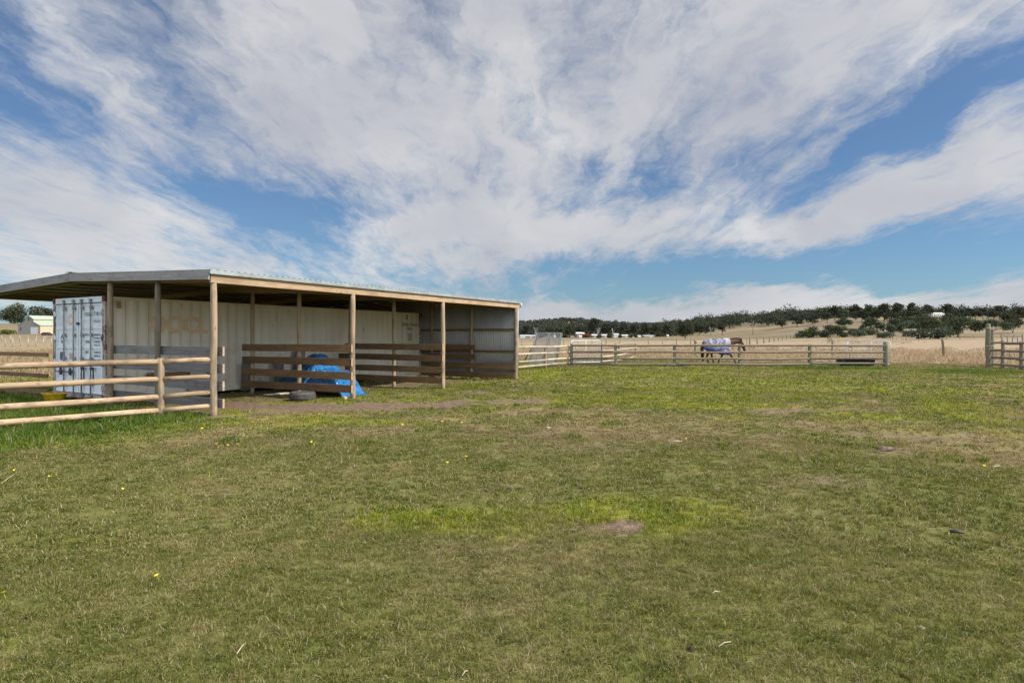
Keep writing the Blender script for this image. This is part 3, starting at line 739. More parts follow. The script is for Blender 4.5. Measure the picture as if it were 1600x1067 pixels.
for k in range(14):
    o = Vector((random.uniform(-.04, .04), random.uniform(-.05, .05), 0)); p = hp + Vector((-.80, 0, 1.22)) + o * .4
    m.tube([p, p + Vector((-.07, 0, -.25)) + o, p + Vector((-.02, 0, -.6)) + o * 1.4, p + Vector((-.03 + random.uniform(-.05, .05), 0, -.95 + random.uniform(-.1, .1))) + o], [.03, .04, .035, .008], 6)
m.build('tail', MT['mane'], horse)
m_, nt, b = newmat('patchwork_rug'); oc = coord(nt)
sep = nt.nodes.new('ShaderNodeSeparateXYZ'); nt.links.new(oc, sep.inputs[0])
vo = nt.nodes.new('ShaderNodeTexVoronoi'); vo.inputs['Scale'].default_value = 6.5; nt.links.new(oc, vo.inputs['Vector'])
hue = ramp(nt, noise(nt, vo.outputs['Color'], 3.0, 0), [(.25, (.10, .12, .22)), (.40, (.29, .28, .32)), (.48, (.40, .385, .40)), (.56, (.19, .155, .18)), (.64, (.09, .12, .28)), (.76, (.33, .315, .32))], 'CONSTANT')
ck = nt.nodes.new('ShaderNodeTexWave'); ck.inputs['Scale'].default_value = 5; ck.inputs['Distortion'].default_value = 6; nt.links.new(oc, ck.inputs['Vector'])
hue = mix(nt, math_(nt, 'MULTIPLY', ck.outputs['Fac'], .35), hue, (.40, .39, .43))
lim = math_(nt, 'ADD', math_(nt, 'MULTIPLY', sep.outputs['X'], -.20), .87)
isb = math_(nt, 'LESS_THAN', sep.outputs['Z'], lim)
nt.links.new(mix(nt, isb, hue, (.04, .085, .32)), b.inputs['Base Color']); b.inputs['Roughness'].default_value = .8
MT['rug'] = m_
m = MB(); nx, na = 30, 22
for i in range(nx + 1):
    t_ = i / nx; x = -.80 + 1.48 * t_
    rz = float(np.interp(x, [-.80, -.72, -.5, -.15, .22, .48, .68], [.20, .29, .335, .335, .37, .37, .30])); ry = float(np.interp(x, [-.80, -.72, -.5, 0, .3, .55, .68], [.14, .24, .31, .33, .34, .28, .22]))
    cz = float(np.interp(x, [-.8, -.5, -.15, .22, .48, .68], [1.14, 1.16, 1.14, 1.13, 1.17, 1.22]))
    hem = float(np.interp(x, [-.8, -.5, -.1, .0, .3, .68], [.92, .84, .80, .68, .60, .60])) + .02 * math.sin(x * 17)
    for k in range(na + 1):
        a = -1 + 2 * k / na
        s = 1 if a > 0 else -1; q = abs(a)
        if q < .55:
            th = q / .55 * math.pi / 2; y = ry * math.sin(th); z = cz + rz * math.cos(th)
        else:
            f = (q - .55) / .45; y = ry * (1 - .08 * f) + .03 * f * math.sin(x * 13 + s); z = cz + (hem - cz) * f
        m.v.append(tuple(hp + Vector((x, s * y, z))))
for i in range(nx):
    for k in range(na):
        a = i * (na + 1) + k; m.f.append((a, a + 1, a + na + 2, a + na + 1)); m.sm.append(True)
rg = m.build('rug', MT['rug'], horse); rg.modifiers.new('thick', 'SOLIDIFY').thickness = .015
MT['strap'] = plain('dark_strap', (.05, .05, .06), .3, 20)
m = MB()
for x in (-.18, .0):
    pts = []
    for k in range(11):
        th = -R(75) + R(150) * k / 10; pts.append(hp + Vector((x + .10 * math.sin(k), .345 * math.sin(th), 1.14 + .365 * math.cos(th))))
    m.tube(pts, .014, 5)
m.build('rug_strap', MT['strap'], horse)

# ------------------------------------------------------------------ trees
def leafmat(name, c1, c2, c3):
    m = bpy.data.materials.new(name); m.use_nodes = True; nt = m.node_tree; nt.nodes.clear()
    out = nt.nodes.new('ShaderNodeOutputMaterial'); g = nt.nodes.new('ShaderNodeNewGeometry'); oi = nt.nodes.new('ShaderNodeObjectInfo')
    rn = g.outputs['Random Per Island']
    c = ramp(nt, rn, [(.1, c1), (.55, c2), (.95, c3)])
    hsv = nt.nodes.new('ShaderNodeHueSaturation'); nt.links.new(c, hsv.inputs['Color'])
    v = math_(nt, 'MULTIPLY_ADD', oi.outputs['Random'], .5); v.node.inputs[2].default_value = .75; nt.links.new(v, hsv.inputs['Value'])
    h = math_(nt, 'MULTIPLY_ADD', oi.outputs['Random'], .05); h.node.inputs[2].default_value = .475; nt.links.new(h, hsv.inputs['Hue'])
    d = nt.nodes.new('ShaderNodeBsdfDiffuse'); t = nt.nodes.new('ShaderNodeBsdfTranslucent'); mx = nt.nodes.new('ShaderNodeMixShader'); mx.inputs[0].default_value = .22
    nt.links.new(hsv.outputs[0], d.inputs[0]); nt.links.new(hsv.outputs[0], t.inputs[0]); nt.links.new(d.outputs[0], mx.inputs[1]); nt.links.new(t.outputs[0], mx.inputs[2]); nt.links.new(mx.outputs[0], out.inputs[0])
    return m
MT['leaf'] = leafmat('gum_foliage', (.036, .044, .026), (.060, .070, .040), (.105, .115, .068))
MT['leaf_grey'] = leafmat('grey_green_foliage', (.055, .072, .050), (.095, .118, .080), (.15, .175, .12))
MT['leaf_bright'] = leafmat('bright_foliage', (.075, .085, .02), (.12, .13, .035), (.19, .19, .06))
MT['leaf_wood'] = leafmat('woodland_foliage', (.034, .039, .026), (.058, .066, .043), (.095, .102, .066))
MT['leaf_far'] = leafmat('haze_paled_foliage', (.062, .070, .056), (.080, .089, .070), (.10, .108, .084))  # distance haze painted in as paler, flatter leaf colours
MT['leaf_red'] = leafmat('autumn_foliage', (.16, .06, .025), (.24, .10, .04), (.30, .15, .06))
MT['bark'] = plain('gum_bark', (.20, .17, .14), .4, 3, .9, bumps=.4)
MT['bark_pale'] = plain('pale_dead_wood', (.42, .40, .37), .3, 3, .9)
rng = np.random.default_rng(11)
def blobs_for(kind, w, h):
    bl = []
    if kind == 'gum':
        n = 15
        for i in range(n):
            a = rng.uniform(0, 2 * np.pi); q = rng.uniform(0, 1) ** .6; zz = rng.uniform(.36, .86)
            rad = w * .5 * (1 - ((zz - .52) / .48) ** 2 * .75) ** .5 * .74
            bl.append((q * rad * math.cos(a), q * rad * math.sin(a), zz * h, w * rng.uniform(.13, .22), h * rng.uniform(.08, .14)))
        bl.append((0, 0, h * .88, w * .17, h * .11)); bl.append((w*.04, 0, h * .62, w * .26, h * .17))
    elif kind == 'tall':
        for i in range(13):
            zz = .32 + .6 * i / 12; a = rng.uniform(0, 6.3); rad = w * .30 * (1.15 - abs(zz - .55))
            bl.append((rad * math.cos(a), rad * math.sin(a), zz * h, w * rng.uniform(.17, .28), h * rng.uniform(.055, .09)))
    elif kind == 'umbrella':
        for i in range(18):
            a = rng.uniform(0, 6.3); q = rng.uniform(.1, 1) ** .5; zz = rng.uniform(.56, .86) - .16 * q * q
            bl.append((q * w * .40 * math.cos(a), q * w * .40 * math.sin(a), zz * h, w * rng.uniform(.09, .16), h * rng.uniform(.09, .14)))
    elif kind == 'dome':   # low wide crown that hangs close to the ground
        for i in range(18):
            a = rng.uniform(0, 6.3); zz = rng.uniform(.24, .82); q = rng.uniform(0, 1) ** .5
            rad = w * .5 * (1 - ((zz - .42) / .58) ** 2 * .8) ** .5 * .66
            bl.append((q * rad * math.cos(a), q * rad * math.sin(a), zz * h, w * rng.uniform(.14, .23), h * rng.uniform(.11, .18)))
        bl.append((0, 0, h * .5, w * .3, h * .26))
    else:   # bush
        for i in range(12):
            a = rng.uniform(0, 6.3); zz = rng.uniform(.14, .74); q = rng.uniform(0, 1) ** .5
            rad = w * .5 * (1 - (zz - .3) ** 2 * 1.6) ** .5 * .62
            bl.append((q * rad * math.cos(a), q * rad * math.sin(a), zz * h, w * rng.uniform(.17, .25), h * rng.uniform(.13, .22)))
    return bl
def leaves(bl, per, ls, out):
    """many small leaf sprays over the shells of the blobs, loosely facing outwards"""
    for (cx, cy, cz, rx, rz) in bl:
        n = per
        d = rng.normal(size=(n, 3)); d /= np.linalg.norm(d, axis=1)[:, None]
        rr = np.where(rng.uniform(0, 1, n) < .16, rng.uniform(1.05, 1.5, n), rng.uniform(.35, 1.10, n) ** .6)
        p = np.stack([cx + d[:, 0] * rx * rr, cy + d[:, 1] * rx * rr, cz + d[:, 2] * rz * rr], 1)
        nr = d + rng.normal(size=(n, 3)) * .55; nr /= np.linalg.norm(nr, axis=1)[:, None]
        t = np.cross(nr, rng.normal(size=(n, 3))); t /= np.linalg.norm(t, axis=1)[:, None]; bt = np.cross(nr, t)
        s = ls * rng.uniform(.5, 1.3, n)[:, None]; asp = rng.uniform(.5, 1.0, n)[:, None]
        k1 = rng.uniform(.6, 1.2, (n, 1)); k2 = rng.uniform(.6, 1.2, (n, 1))
        q = np.stack([p - t * s, p + bt * s * asp * k1 + nr * s * .2, p + t * s * k2, p - bt * s * asp], 1)
        out.append(q.reshape(-1, 3))
def leafmesh(name, chunks, mat):
    v = np.concatenate(chunks); n = len(v) // 4
    me = bpy.data.meshes.new(name); me.vertices.add(len(v)); me.vertices.foreach_set('co', v.astype(np.float32).ravel())
    me.loops.add(n * 4); me.loops.foreach_set('vertex_index', np.arange(n * 4, dtype=np.int32)); me.polygons.add(n)
    me.polygons.foreach_set('loop_start', np.arange(0, n * 4, 4, dtype=np.int32)); me.update(calc_edges=True); me.materials.append(mat); return me
def trunkmesh(kind, w, h, bl, mat, lean=.0):
    m = MB(); r0 = h * .030
    if kind == 'bush': r0 = h * .02
    top = {'dome': .5, 'gum': .52, 'tall': .8, 'umbrella': .55, 'bush': .35}[kind] * h
    pts = [Vector((math.sin(q * 3) * lean * h * .1, math.cos(q * 4) * .01 * h, top * q - (.2 if q == 0 else 0))) for q in (0, .3, .6, 1)]
    m.tube(pts, [r0 * 1.3, r0, r0 * .85, r0 * .5], 8)
    for (cx, cy, cz, rx, rz) in bl[:9]:
        s = pts[1].lerp(pts[3], rng.uniform(.1, .9)); e = Vector((cx, cy, cz)); mid_ = s.lerp(e, .5) + Vector((0, 0, -.04 * h))
        m.tube([s, mid_, e], [r0 * .5, r0 * .32, r0 * .12], 5, False)
    me = m.mesh('trunk'); me.materials.append(mat); return me
protos = {}
def tree(px, yb, yt, wpx, kind, mat, label, cat='tree', group=None, D=None, per=60, name=None, bark=None, var=0):
    p = solve(px, yb) if D is None else Vector(((px - 800) / F * D, D, zf((px - 800) / F * D, D)))
    D = p.y; h = zpx(yt, D) - p.z; w = wpx * D / F
    t = thing(name or {'bush': 'bush', 'umbrella': 'umbrella_tree'}.get(kind, 'gum_tree'), p, label, cat, group)
    bl = blobs_for(kind, w, h); ch_ = []; ls = max(.25, D / F * 1.05); per = int(max(per, 2.8 * w * h / (ls * ls) / len(bl))); leaves(bl, per, ls, ch_)
    cr = bpy.data.objects.new('crown', leafmesh('crown', ch_, MT[mat])); put(cr, t, Matrix.Translation(p))
    tr = bpy.data.objects.new('trunk', trunkmesh(kind, w, h, bl, MT[bark or 'bark'], .6)); put(tr, t, Matrix.Translation(p))
    return t
# the two big trees behind the farmhouse on the left
tree(20, 505, 470, 46, 'dome', 'leaf', 'large spreading dark tree on the rise left of the farmhouse', per=150)
tree(66, 500, 476, 46, 'dome', 'leaf', 'broad olive-brown tree rising behind the farmhouse roof', per=150)
tree(15, 523, 513, 26, 'bush', 'leaf_bright', 'green garden bush at the left gable of the farmhouse', 'bush', per=60)
# lone trees and trees on the hillside to the right
tree(1070, 529.5, 499.5, 33, 'dome', 'leaf', 'round dark lone tree in front of the woodland edge left of the horse', per=110)
tree(927, 527.5, 496, 26, 'gum', 'leaf_wood', 'tallest dark tree at the woodland edge above the white sheds', D=395, per=100)
tree(914, 528.5, 521.5, 22, 'bush', 'leaf_red', 'low rust-orange tree in front of the dark woodland', D=380, per=60, name='autumn_tree')
RT = [  # px, base, top, width, kind, material, label
 (1250.5, 528, 515.5, 14, 'bush', 'leaf_grey', 'small grey-green bush at the far left end of the hedge row'),
 (1263, 528, 514, 12, 'bush', 'leaf_bright', 'yellow-green bush second from the left end of the row'),
 (1271, 527.5, 508, 19, 'bush', 'leaf', 'dark domed bush with the pale bushes beside it'),
 (1287, 527, 513, 16, 'bush', 'leaf_grey', 'pale thin grey shrub between two dark domed bushes'),
 (1297, 526, 510, 13, 'bush', 'leaf', 'narrow dark bush beside the pale thin shrub'),
 (1311, 527, 507.5, 19, 'bush', 'leaf', 'tall dark bush below the small round hillside tree'),
 (1332, 525, 511, 27, 'bush', 'leaf', 'wide low olive bush at the right end of the row'),
 (1320, 509.8, 495, 20, 'dome', 'leaf', 'small round tree on a bare trunk halfway up the dry slope'),
 (1347, 519.5, 503.5, 8, 'bush', 'leaf_grey', 'slim upright pale shrub on the slope'),
 (1360, 513, 495.5, 19, 'dome', 'leaf', 'dark tree on the slope above two grey round bushes'),
 (1360.5, 523.5, 508.5, 17, 'bush', 'leaf_grey', 'round grey-green bush below the dark slope tree'),
 (1374.5, 518, 501.5, 14, 'bush', 'leaf', 'pointed dark bush right of the round grey-green bush'),
 (1392.5, 519.5, 504.5, 12, 'bush', 'leaf_grey', 'small round grey bush left of its dark twin'),
 (1404, 518.5, 503.5, 15, 'bush', 'leaf', 'round dark bush, right twin of a pair on the slope'),
 (1412, 512.5, 494.5, 24, 'dome', 'leaf', 'broad dark tree above the twin round bushes'),
 (1434, 512, 490, 30, 'dome', 'leaf', 'ragged dark tree left of the white-roofed hill shed'),
 (1458, 524, 492.5, 50, 'dome', 'leaf', 'large wide dark tree in front of the white-roofed hill shed'),
 (1467, 529.5, 506.5, 33, 'bush', 'leaf_grey', 'big rounded grey-green bush behind the lone leaning post'),
 (1437, 529.5, 511, 21, 'bush', 'leaf_grey', 'spreading grey-green bush left of the lone leaning post'),
 (1418, 526, 516, 20, 'bush', 'leaf_grey', 'low pale bush at the foot of the slope above the trough'),
 (1496, 527.5, 491.5, 42, 'dome', 'leaf', 'big dark drooping tree between the lone post and the tall gateway posts'),
 (1546, 527, 496.5, 48, 'umbrella', 'leaf', 'umbrella-shaped tree on bare stems right behind the tall gateway posts'),
 (1582, 520.5, 497.5, 25, 'umbrella', 'leaf', 'flat-topped tree right of the umbrella-shaped tree'),
 (1579, 507, 490, 28, 'dome', 'leaf', 'dark tree higher up behind the flat-topped tree'),
 (1399, 514, 497, 26, 'dome', 'leaf', 'dark tree between the slope trees and the twin round bushes'),
 (1424, 517, 500, 26, 'dome', 'leaf_grey', 'grey-green tree behind the twin round bushes'),
 (1447, 510, 493, 30, 'dome', 'leaf', 'dark tree directly left of the white-roofed hill shed'),
 (1485, 508, 491, 26, 'dome', 'leaf', 'dark tree just right of the white-roofed hill shed'),
 (1300, 521, 506, 24, 'bush', 'leaf', 'dark bush standing behind the pale thin shrub'),
 (1382, 529, 518, 22, 'bush', 'leaf_grey', 'low grey-green bush above the right end of the trough'),
 (1342, 527, 514, 20, 'bush', 'leaf_grey', 'grey-green bush tucked against the wide low olive bush'),
 (1566, 498, 477, 15, 'tall', 'leaf_wood', 'slender open-crowned tree standing above the hilltop woodland'),
]
for (px, yb, yt, w, k, mt, lb) in RT:
    tree(px, yb, yt - (1.0 if yb > 505 else 0), w * (1.42 if k == 'bush' else 1.28), k, mt, lb, 'bush' if k == 'bush' else 'tree', per=95 if k != 'bush' else 75)
for px, yb, yt, w in ((1304, 501, 476, 21), (1337, 500.5, 474.5, 26), (1381, 502, 473.5, 24), (1402, 500, 473, 22), (1355, 499, 474.5, 20), (1426, 499, 472.5, 20), (1448, 497, 475, 24), (1480, 497, 474, 22), (1513, 499, 481, 20), (1535, 499, 481.5, 18), (1593, 499, 482, 20)):
    tree(px, yb, yt, w, 'gum', 'leaf_wood', 'dark gum tree in the first rank of the hilltop woodland above the dry slope', group='gum trees along the hilltop woodland edge', per=75)
for px, yb, yt, w in ((1292, 505, 487, 22), (1316, 503.5, 484, 24), (1346, 503, 485, 26), (1369, 503, 484, 24), (1392, 503.5, 486, 26), (1416, 504, 485, 26), (1437, 503, 484, 28), (1492, 503, 485, 26), (1504, 500, 482, 22), (1524, 500, 484, 20), (1552, 501, 484, 22), (1603, 503, 485, 24), (1270, 508, 492, 20), (1245, 511, 494, 22), (1222, 514, 496, 20)):
    tree(px, yb, yt, w, 'gum', 'leaf_wood', 'dark gum tree in the first rank of the hilltop woodland above the dry slope', group='gum trees along the hilltop woodland edge', per=50)
for px, yt, w in ((822, 508, 20), (838, 505.5, 22), (858, 509, 18), (872, 511, 18), (890, 508, 20), (906, 507, 18), (946, 504, 22), (962, 505, 18), (977, 503.5, 20), (993, 506, 18), (1008, 503, 22), (1025, 505, 20), (1041, 506, 18), (1092, 506, 20), (1110, 504, 20), (1128, 503, 20)):
    tree(px, 527.5 if px < 1060 else 523.5, yt, w, 'gum', 'leaf_wood', 'dark gum tree along the lowland woodland edge behind the far plain', group='gum trees along the lowland woodland edge', D=random.uniform(400, 430) if px < 1060 else None, per=46)
# pale dead trees in front of the woodland
def dead(px, yb, yt, label):
    D = 385.0; p = A(px, D); p.z = zf(p.x, D); h = zpx(yt, D) - p.z
    t = thing('dead_tree', p, label, 'tree'); m = MB(); m.tube([p, p + Vector((.2, 0, h * .5)), p + Vector((-.1, 0, h))], [.22, .16, .05], 6)
    for k in range(9):
        s = p + Vector((.1, 0, h * random.uniform(.25, .8))); a = random.uniform(0, 6.3); l_ = h * random.uniform(.25, .5)
        m.tube([s, s + Vector((math.cos(a) * l_ * .5, math.sin(a) * l_ * .5, l_ * .5)), s + Vector((math.cos(a) * l_ * .7, math.sin(a) * l_ * .7, l_))], [.09, .06, .02], 5)
    m.build('trunk', MT['bark_pale'], t)
dead(836, 528, 511, 'bare pale dead tree above the leaning mesh frame'); dead(934, 528, 513, 'bare pale dead tree standing below the tallest woodland tree'); dead(957, 528, 512, 'bare forked dead tree right of the tallest woodland tree')
dead(1110, 524, 511, 'bare grey dead tree directly above the horse rug')

# woodland masses
def wood_mass(name, label, cat, region, ntrees, mat, hr, per, ls, nb=5):
    out = []
    c = 0
    while c < ntrees:
        px = rng.uniform(*region[0]); D = region[1][0] + (region[1][1] - region[1][0]) * rng.uniform() ** .8
        x = (px - 800) / F * D
        if not region[2](px, D): continue
        z = zf(x, D); h = rng.uniform(*hr) * (1 + .25 * (rng.uniform() < .12)); w = h * rng.uniform(.65, 1.1); bl = []
        for i in range(nb):
            a = rng.uniform(0, 6.3); q = rng.uniform(0, .32) * w
            bl.append((x + q * math.cos(a), D + q * math.sin(a), z + h * (.22 if i == 0 else rng.uniform(.3, .85)), w * rng.uniform(.2, .32), h * rng.uniform(.12, .22)))
        leaves(bl, per, ls, out); c += 1
    o = bpy.data.objects.new(name, leafmesh(name, out, MT[mat])); put(o, None, Matrix.Identity(4))
    return tag(o, label, cat, kind='stuff')
wood_mass('hilltop_woodland', 'dark continuous gum woodland along the top of the dry slope', 'woodland', ((1040, 1660), (500, 740), lambda px, D: D > float(np.interp(px, [1040, 1100, 1180, 1250, 1290, 1330, 1400, 1600], [455, 455, 480, 485, 500, 520, 535, 505]))), 950, 'leaf_wood', (8.5, 13.0), 26, .62)
wood_mass('lowland_woodland', 'dark gum woodland behind the far plain', 'woodland', ((790, 1110), (425, 640), lambda px, D: True), 420, 'leaf_wood', (7.0, 10.0), 26, .55)
wood_mass('hill_forest', 'distant low hill covered in grey-green forest', 'forest', ((770, 1130), (700, 1750), lambda px, D: True), 2600, 'leaf_far', (5, 9), 14, 1.25, 4)
# rough grass and scrub at the foot of the slope
def scrub(px, D, w, h, mat, label, per=40):
    p = A(px, D); p.z = zf(p.x, D); t = thing('scrub_clump', p, label, 'scrub'); out = []
    bl = [(rng.uniform(-.5, .5) * w, rng.uniform(-.15, .15) * w, h * .3, w * .14, h * .55) for _ in range(9)]
    leaves(bl, per, D / F * .5, out); o = bpy.data.objects.new('foliage', leafmesh('foliage', out, MT[mat])); put(o, t, Matrix.Translation(p))
MT['leaf_straw'] = leafmat('dry_scrub', (.20, .15, .08), (.28, .21, .11), (.33, .27, .15))
scrub(1372, 140, 17, 1.5, 'leaf_straw', 'long mound of tawny scrub behind the trough', 70)
scrub(1330, 135, 10, 1.3, 'leaf_straw', 'tawny scrub mound left of the trough gate')
scrub(1318, 118, 7, .9, 'leaf_bright', 'yellow-green scrub behind the thin brown post')
scrub(1300, 150, 3, 2.0, 'leaf_bright', 'pale yellow-green sapling beyond the thin brown post')
scrub(1400, 120, 7, .8, 'leaf_straw', 'low tawny scrub behind the gatepost')

# ------------------------------------------------------------------ buildings far away
MT['cream_wall'] = plain('cream_cladding', (.50, .43, .29), .08, 2, .8, bumps=0)
MT['grey_wall'] = plain('shade_grey_cladding', (.20, .195, .185), .12, 3, .8, bumps=0)  # the gable's shade is painted in as grey; far sheds share it
MT['green_roof'] = plain('pale_green_tin', (.33, .39, .31), .1, 2, .55, bumps=0)
MT['brick'] = plain('brick_quoin', (.36, .20, .14), .2, 6, .9)
MT['win'] = plain('dark_window', (.05, .055, .06), .3, 3, .25, bumps=0)
MT['white_wall'] = plain('white_shed', (.58, .58, .56), .06, 2, .7, bumps=0)
MT['grey_roof'] = plain('grey_roof_tin', (.45, .46, .47), .1, 2, .6, bumps=0)
D0 = 300.0; p = A(45.5, D0); p.z = zf(p.x, D0)
hs = thing('farmhouse', p, 'cream barn-style farmhouse with shade-darkened gable end and pale green tin roofs', 'house')
th = R(14); rx = Vector((math.cos(th), -math.sin(th) * .0 , 0)); rx = Vector((1, 0, 0)); ry = Vector((.62, .785, 0))
def HP(x, y, z): return p + rx * x + ry * y + UP * (z - .4)
sc_ = D0 / F
xl, xa, xp, xb, xr = -17.5 * sc_, -6.5 * sc_, .5 * sc_, 6.8 * sc_, 17.3 * sc_
ze, zk, zk2, zp = 4.5, 6.4, 7.5, 9.1; LN = 24
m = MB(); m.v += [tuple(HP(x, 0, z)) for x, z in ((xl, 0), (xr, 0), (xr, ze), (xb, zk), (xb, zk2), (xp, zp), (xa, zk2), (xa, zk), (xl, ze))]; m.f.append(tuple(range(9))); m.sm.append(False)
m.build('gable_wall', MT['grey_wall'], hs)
m = MB()
for (a, b_) in (((xr, 0), (xr, ze)), ((xb, zk), (xb, zk2)), ((xl, 0), (xl, ze)), ((xa, zk), (xa, zk2))):
    m.add([HP(a[0], 0.02, a[1]), HP(a[0], LN, a[1]), HP(b_[0], LN, b_[1]), HP(b_[0], .02, b_[1])], [(0, 1, 2, 3)])
m.add([HP(x, LN, z) for x, z in ((xl, 0), (xr, 0), (xr, ze), (xb, zk), (xb, zk2), (xp, zp), (xa, zk2), (xa, zk), (xl, ze))], [tuple(range(9))])
m.build('side_wall', MT['cream_wall'], hs)
m = MB()
for (a, b_) in (((xr + .4, ze - .1), (xb, zk + .05)), ((xb + .4, zk2 - .1), (xp, zp + .08)), ((xa - .4, zk2 - .1), (xp, zp + .08)), ((xl - .4, ze - .1), (xa, zk + .05))):
    m.hexa([HP(a[0], -.3, a[1]), HP(a[0], LN + .3, a[1]), HP(b_[0], LN + .3, b_[1]), HP(b_[0], -.3, b_[1]), HP(a[0], -.3, a[1] + .12), HP(a[0], LN + .3, a[1] + .12), HP(b_[0], LN + .3, b_[1] + .12), HP(b_[0], -.3, b_[1] + .12)])
m.build('roof', MT['green_roof'], hs)
def hbox(name, mat, x0, x1, z0, z1, par=hs, y=-.06, tk=.05):
    m = MB(); m.hexa([HP(x0, y - tk, z0), HP(x1, y - tk, z0), HP(x1, y, z0), HP(x0, y, z0), HP(x0, y - tk, z1), HP(x1, y - tk, z1), HP(x1, y, z1), HP(x0, y, z1)]); return m.build(name, mat, par)
hbox('garage_door', MT['grey_roof'], .8, 4.3, .3, 3.7); hbox('window', MT['win'], -4.2, -3.7, 2.2, 3.6); hbox('window', MT['win'], -.45, .15, 6.8, 7.9); hbox('corner_quoin', MT['brick'], xr - .9, xr, 0, ze)
for (y0, y1, z0, z1, X) in ((9, 14, 2.0, 3.4, xr), (10, 14, 6.65, 7.15, xb)):
    m = MB(); m.hexa([HP(X, y0, z0), HP(X + .08, y0, z0), HP(X + .08, y1, z0), HP(X, y1, z0), HP(X, y0, z1), HP(X + .08, y0, z1), HP(X + .08, y1, z1), HP(X, y1, z1)]); m.build('window', MT['win'], hs)
# dark car beside the farmhouse
q = A(73, 285); q.z = zf(q.x, 285); car = thing('parked_car', q, 'small dark car parked beside the cream farmhouse wall', 'car')
MT['carpaint'] = plain('dark_car_paint', (.04, .03, .04), .2, 3, .35, spec=.6, bumps=0)
m = MB(); pr = [(-2.1, .3), (2.1, .3), (2.15, .75), (1.5, .95), (.9, 1.45), (-1.1, 1.48), (-1.9, 1.0), (-2.15, .8)]
for y in (-.85, .85): m.v += [tuple(q + Vector((x, y, z))) for x, z in pr]
m.f += [tuple(range(8)), tuple(range(15, 7, -1))] + [(k, 8 + k, 8 + (k + 1) % 8, (k + 1) % 8) for k in range(8)]; m.sm += [False] * 10; m.build('body', MT['carpaint'], car)
m = MB(); m.add([q + Vector((x, -.87, z)) for x, z in ((1.3, .98), (.85, 1.38), (-1.05, 1.4), (-1.6, 1.02))], [(0, 1, 2, 3)]); m.build('window', MT['win'], car)
for x in (-1.35, 1.35):
    for y in (-.8, .8): m = MB(); m.tube([q + Vector((x, y - .1, .33)), q + Vector((x, y + .1, .33))], .33, 12); m.build('wheel', MT['black'], car)
# small sheds at the edge of the far plain
def farshed(px, D, w, h, dpt, wall, roofm, label, yb=None, rot=0.2, rh=.3):
    p_ = A(px, D); p_.z = zf(p_.x, D) - .2; t = thing('farm_shed', p_, label, 'shed'); M3 = Matrix.Rotation(rot, 3, 'Z')
    def q_(x, y, z): return p_ + M3 @ Vector((x, y, z))
    m = MB(); m.hexa([q_(-w/2, -dpt/2, 0), q_(w/2, -dpt/2, 0), q_(w/2, dpt/2, 0), q_(-w/2, dpt/2, 0), q_(-w/2, -dpt/2, h), q_(w/2, -dpt/2, h), q_(w/2, dpt/2, h), q_(-w/2, dpt/2, h)]); m.build('wall', wall, t)
    m = MB(); e = .2; r_ = h * rh + .15
    m.add([q_(-w/2-e, -dpt/2-e, h-.05), q_(w/2+e, -dpt/2-e, h-.05), q_(w/2+e, dpt/2+e, h-.05), q_(-w/2-e, dpt/2+e, h-.05), q_(-w/2-e, 0, h + r_), q_(w/2+e, 0, h + r_)], [(0, 1, 5, 4), (2, 3, 4, 5), (0, 4, 3), (1, 2, 5)]); m.build('roof', roofm, t)
    m = MB(); m.hexa([q_(-w*.12, -dpt/2-.08, .1), q_(w*.12, -dpt/2-.08, .1), q_(w*.12, -dpt/2-.02, .1), q_(-w*.12, -dpt/2-.02, .1), q_(-w*.12, -dpt/2-.08, h*.75), q_(w*.12, -dpt/2-.08, h*.75), q_(w*.12, -dpt/2-.02, h*.75), q_(-w*.12, -dpt/2-.02, h*.75)]); m.build('door', MT['grey_roof'], t)
WW, GR = MT['white_wall'], MT['grey_roof']
for args in (
 (816, 380, 3, 1.6, 4, WW, GR, 'small white shed at the edge of the plain just right of the timber shed'),
 (828, 385, 6, 1.7, 5, MT['grey_wall'], GR, 'grey-roofed low house beside the small white shed'),
 (906.5, 366, 1.5, 1.3, 2, WW, WW, 'tiny white hut in front of the rust-orange tree'),
 (906, 393, 5, 2.7, 4, MT['grey_wall'], WW, 'white-roofed house above the rust-orange tree'),
 (928, 384, 3.2, 1.6, 4, MT['grey_wall'], WW, 'white-roofed shed just right of the rust-orange tree'),
 (944, 384, 4.5, 1.5, 5, MT['grey_wall'], WW, 'long white-roofed shed below the tallest woodland tree'),
 (962, 382, 3, 1.9, 4, WW, GR, 'white-walled shed with grey roof in the middle of the far sheds'),
 (976, 384, 5, 1.3, 5, MT['grey_wall'], WW, 'low shed with white roof right of the white-walled shed'),
 (988.5, 375, 1.2, 1.5, 2, WW, WW, 'narrow white hut near the right end of the far sheds'),
 (998, 376, 1.8, 1.0, 2, WW, WW, 'small white hut at the right end of the white sheds'),
 (1014, 384, 8, 1.2, 6, MT['grey_wall'], GR, 'long low grey shed right of all the white huts'),
 (1043, 372, .9, 1.1, 1.5, WW, WW, 'tiny white box hut left of the round lone tree')):
    farshed(*args)
for px, yt, w, mt_, lb in ((845, 520, 16, 'leaf', 'dark bush on the plain edge behind the leaning mesh frame'), (882, 521.5, 20, 'leaf', 'wide dark bush on the plain edge left of the rust-orange tree'), (937, 521, 9, 'leaf', 'small dark bush between the first two white-roofed far sheds'), (953, 520.5, 11, 'leaf', 'dark bush just left of the white-walled far shed'), (969, 522, 7, 'leaf', 'small dark bush just right of the white-walled far shed'), (985, 520.5, 8, 'leaf_grey', 'grey-green bush beside the narrow white hut'), (993, 520, 8, 'leaf', 'dark bush between the two small white huts'), (1030, 519, 18, 'leaf', 'wide dark bush right of the long low grey shed')):
    tree(px, 528, yt, w, 'bush', mt_, lb, 'bush', D=371, per=40)
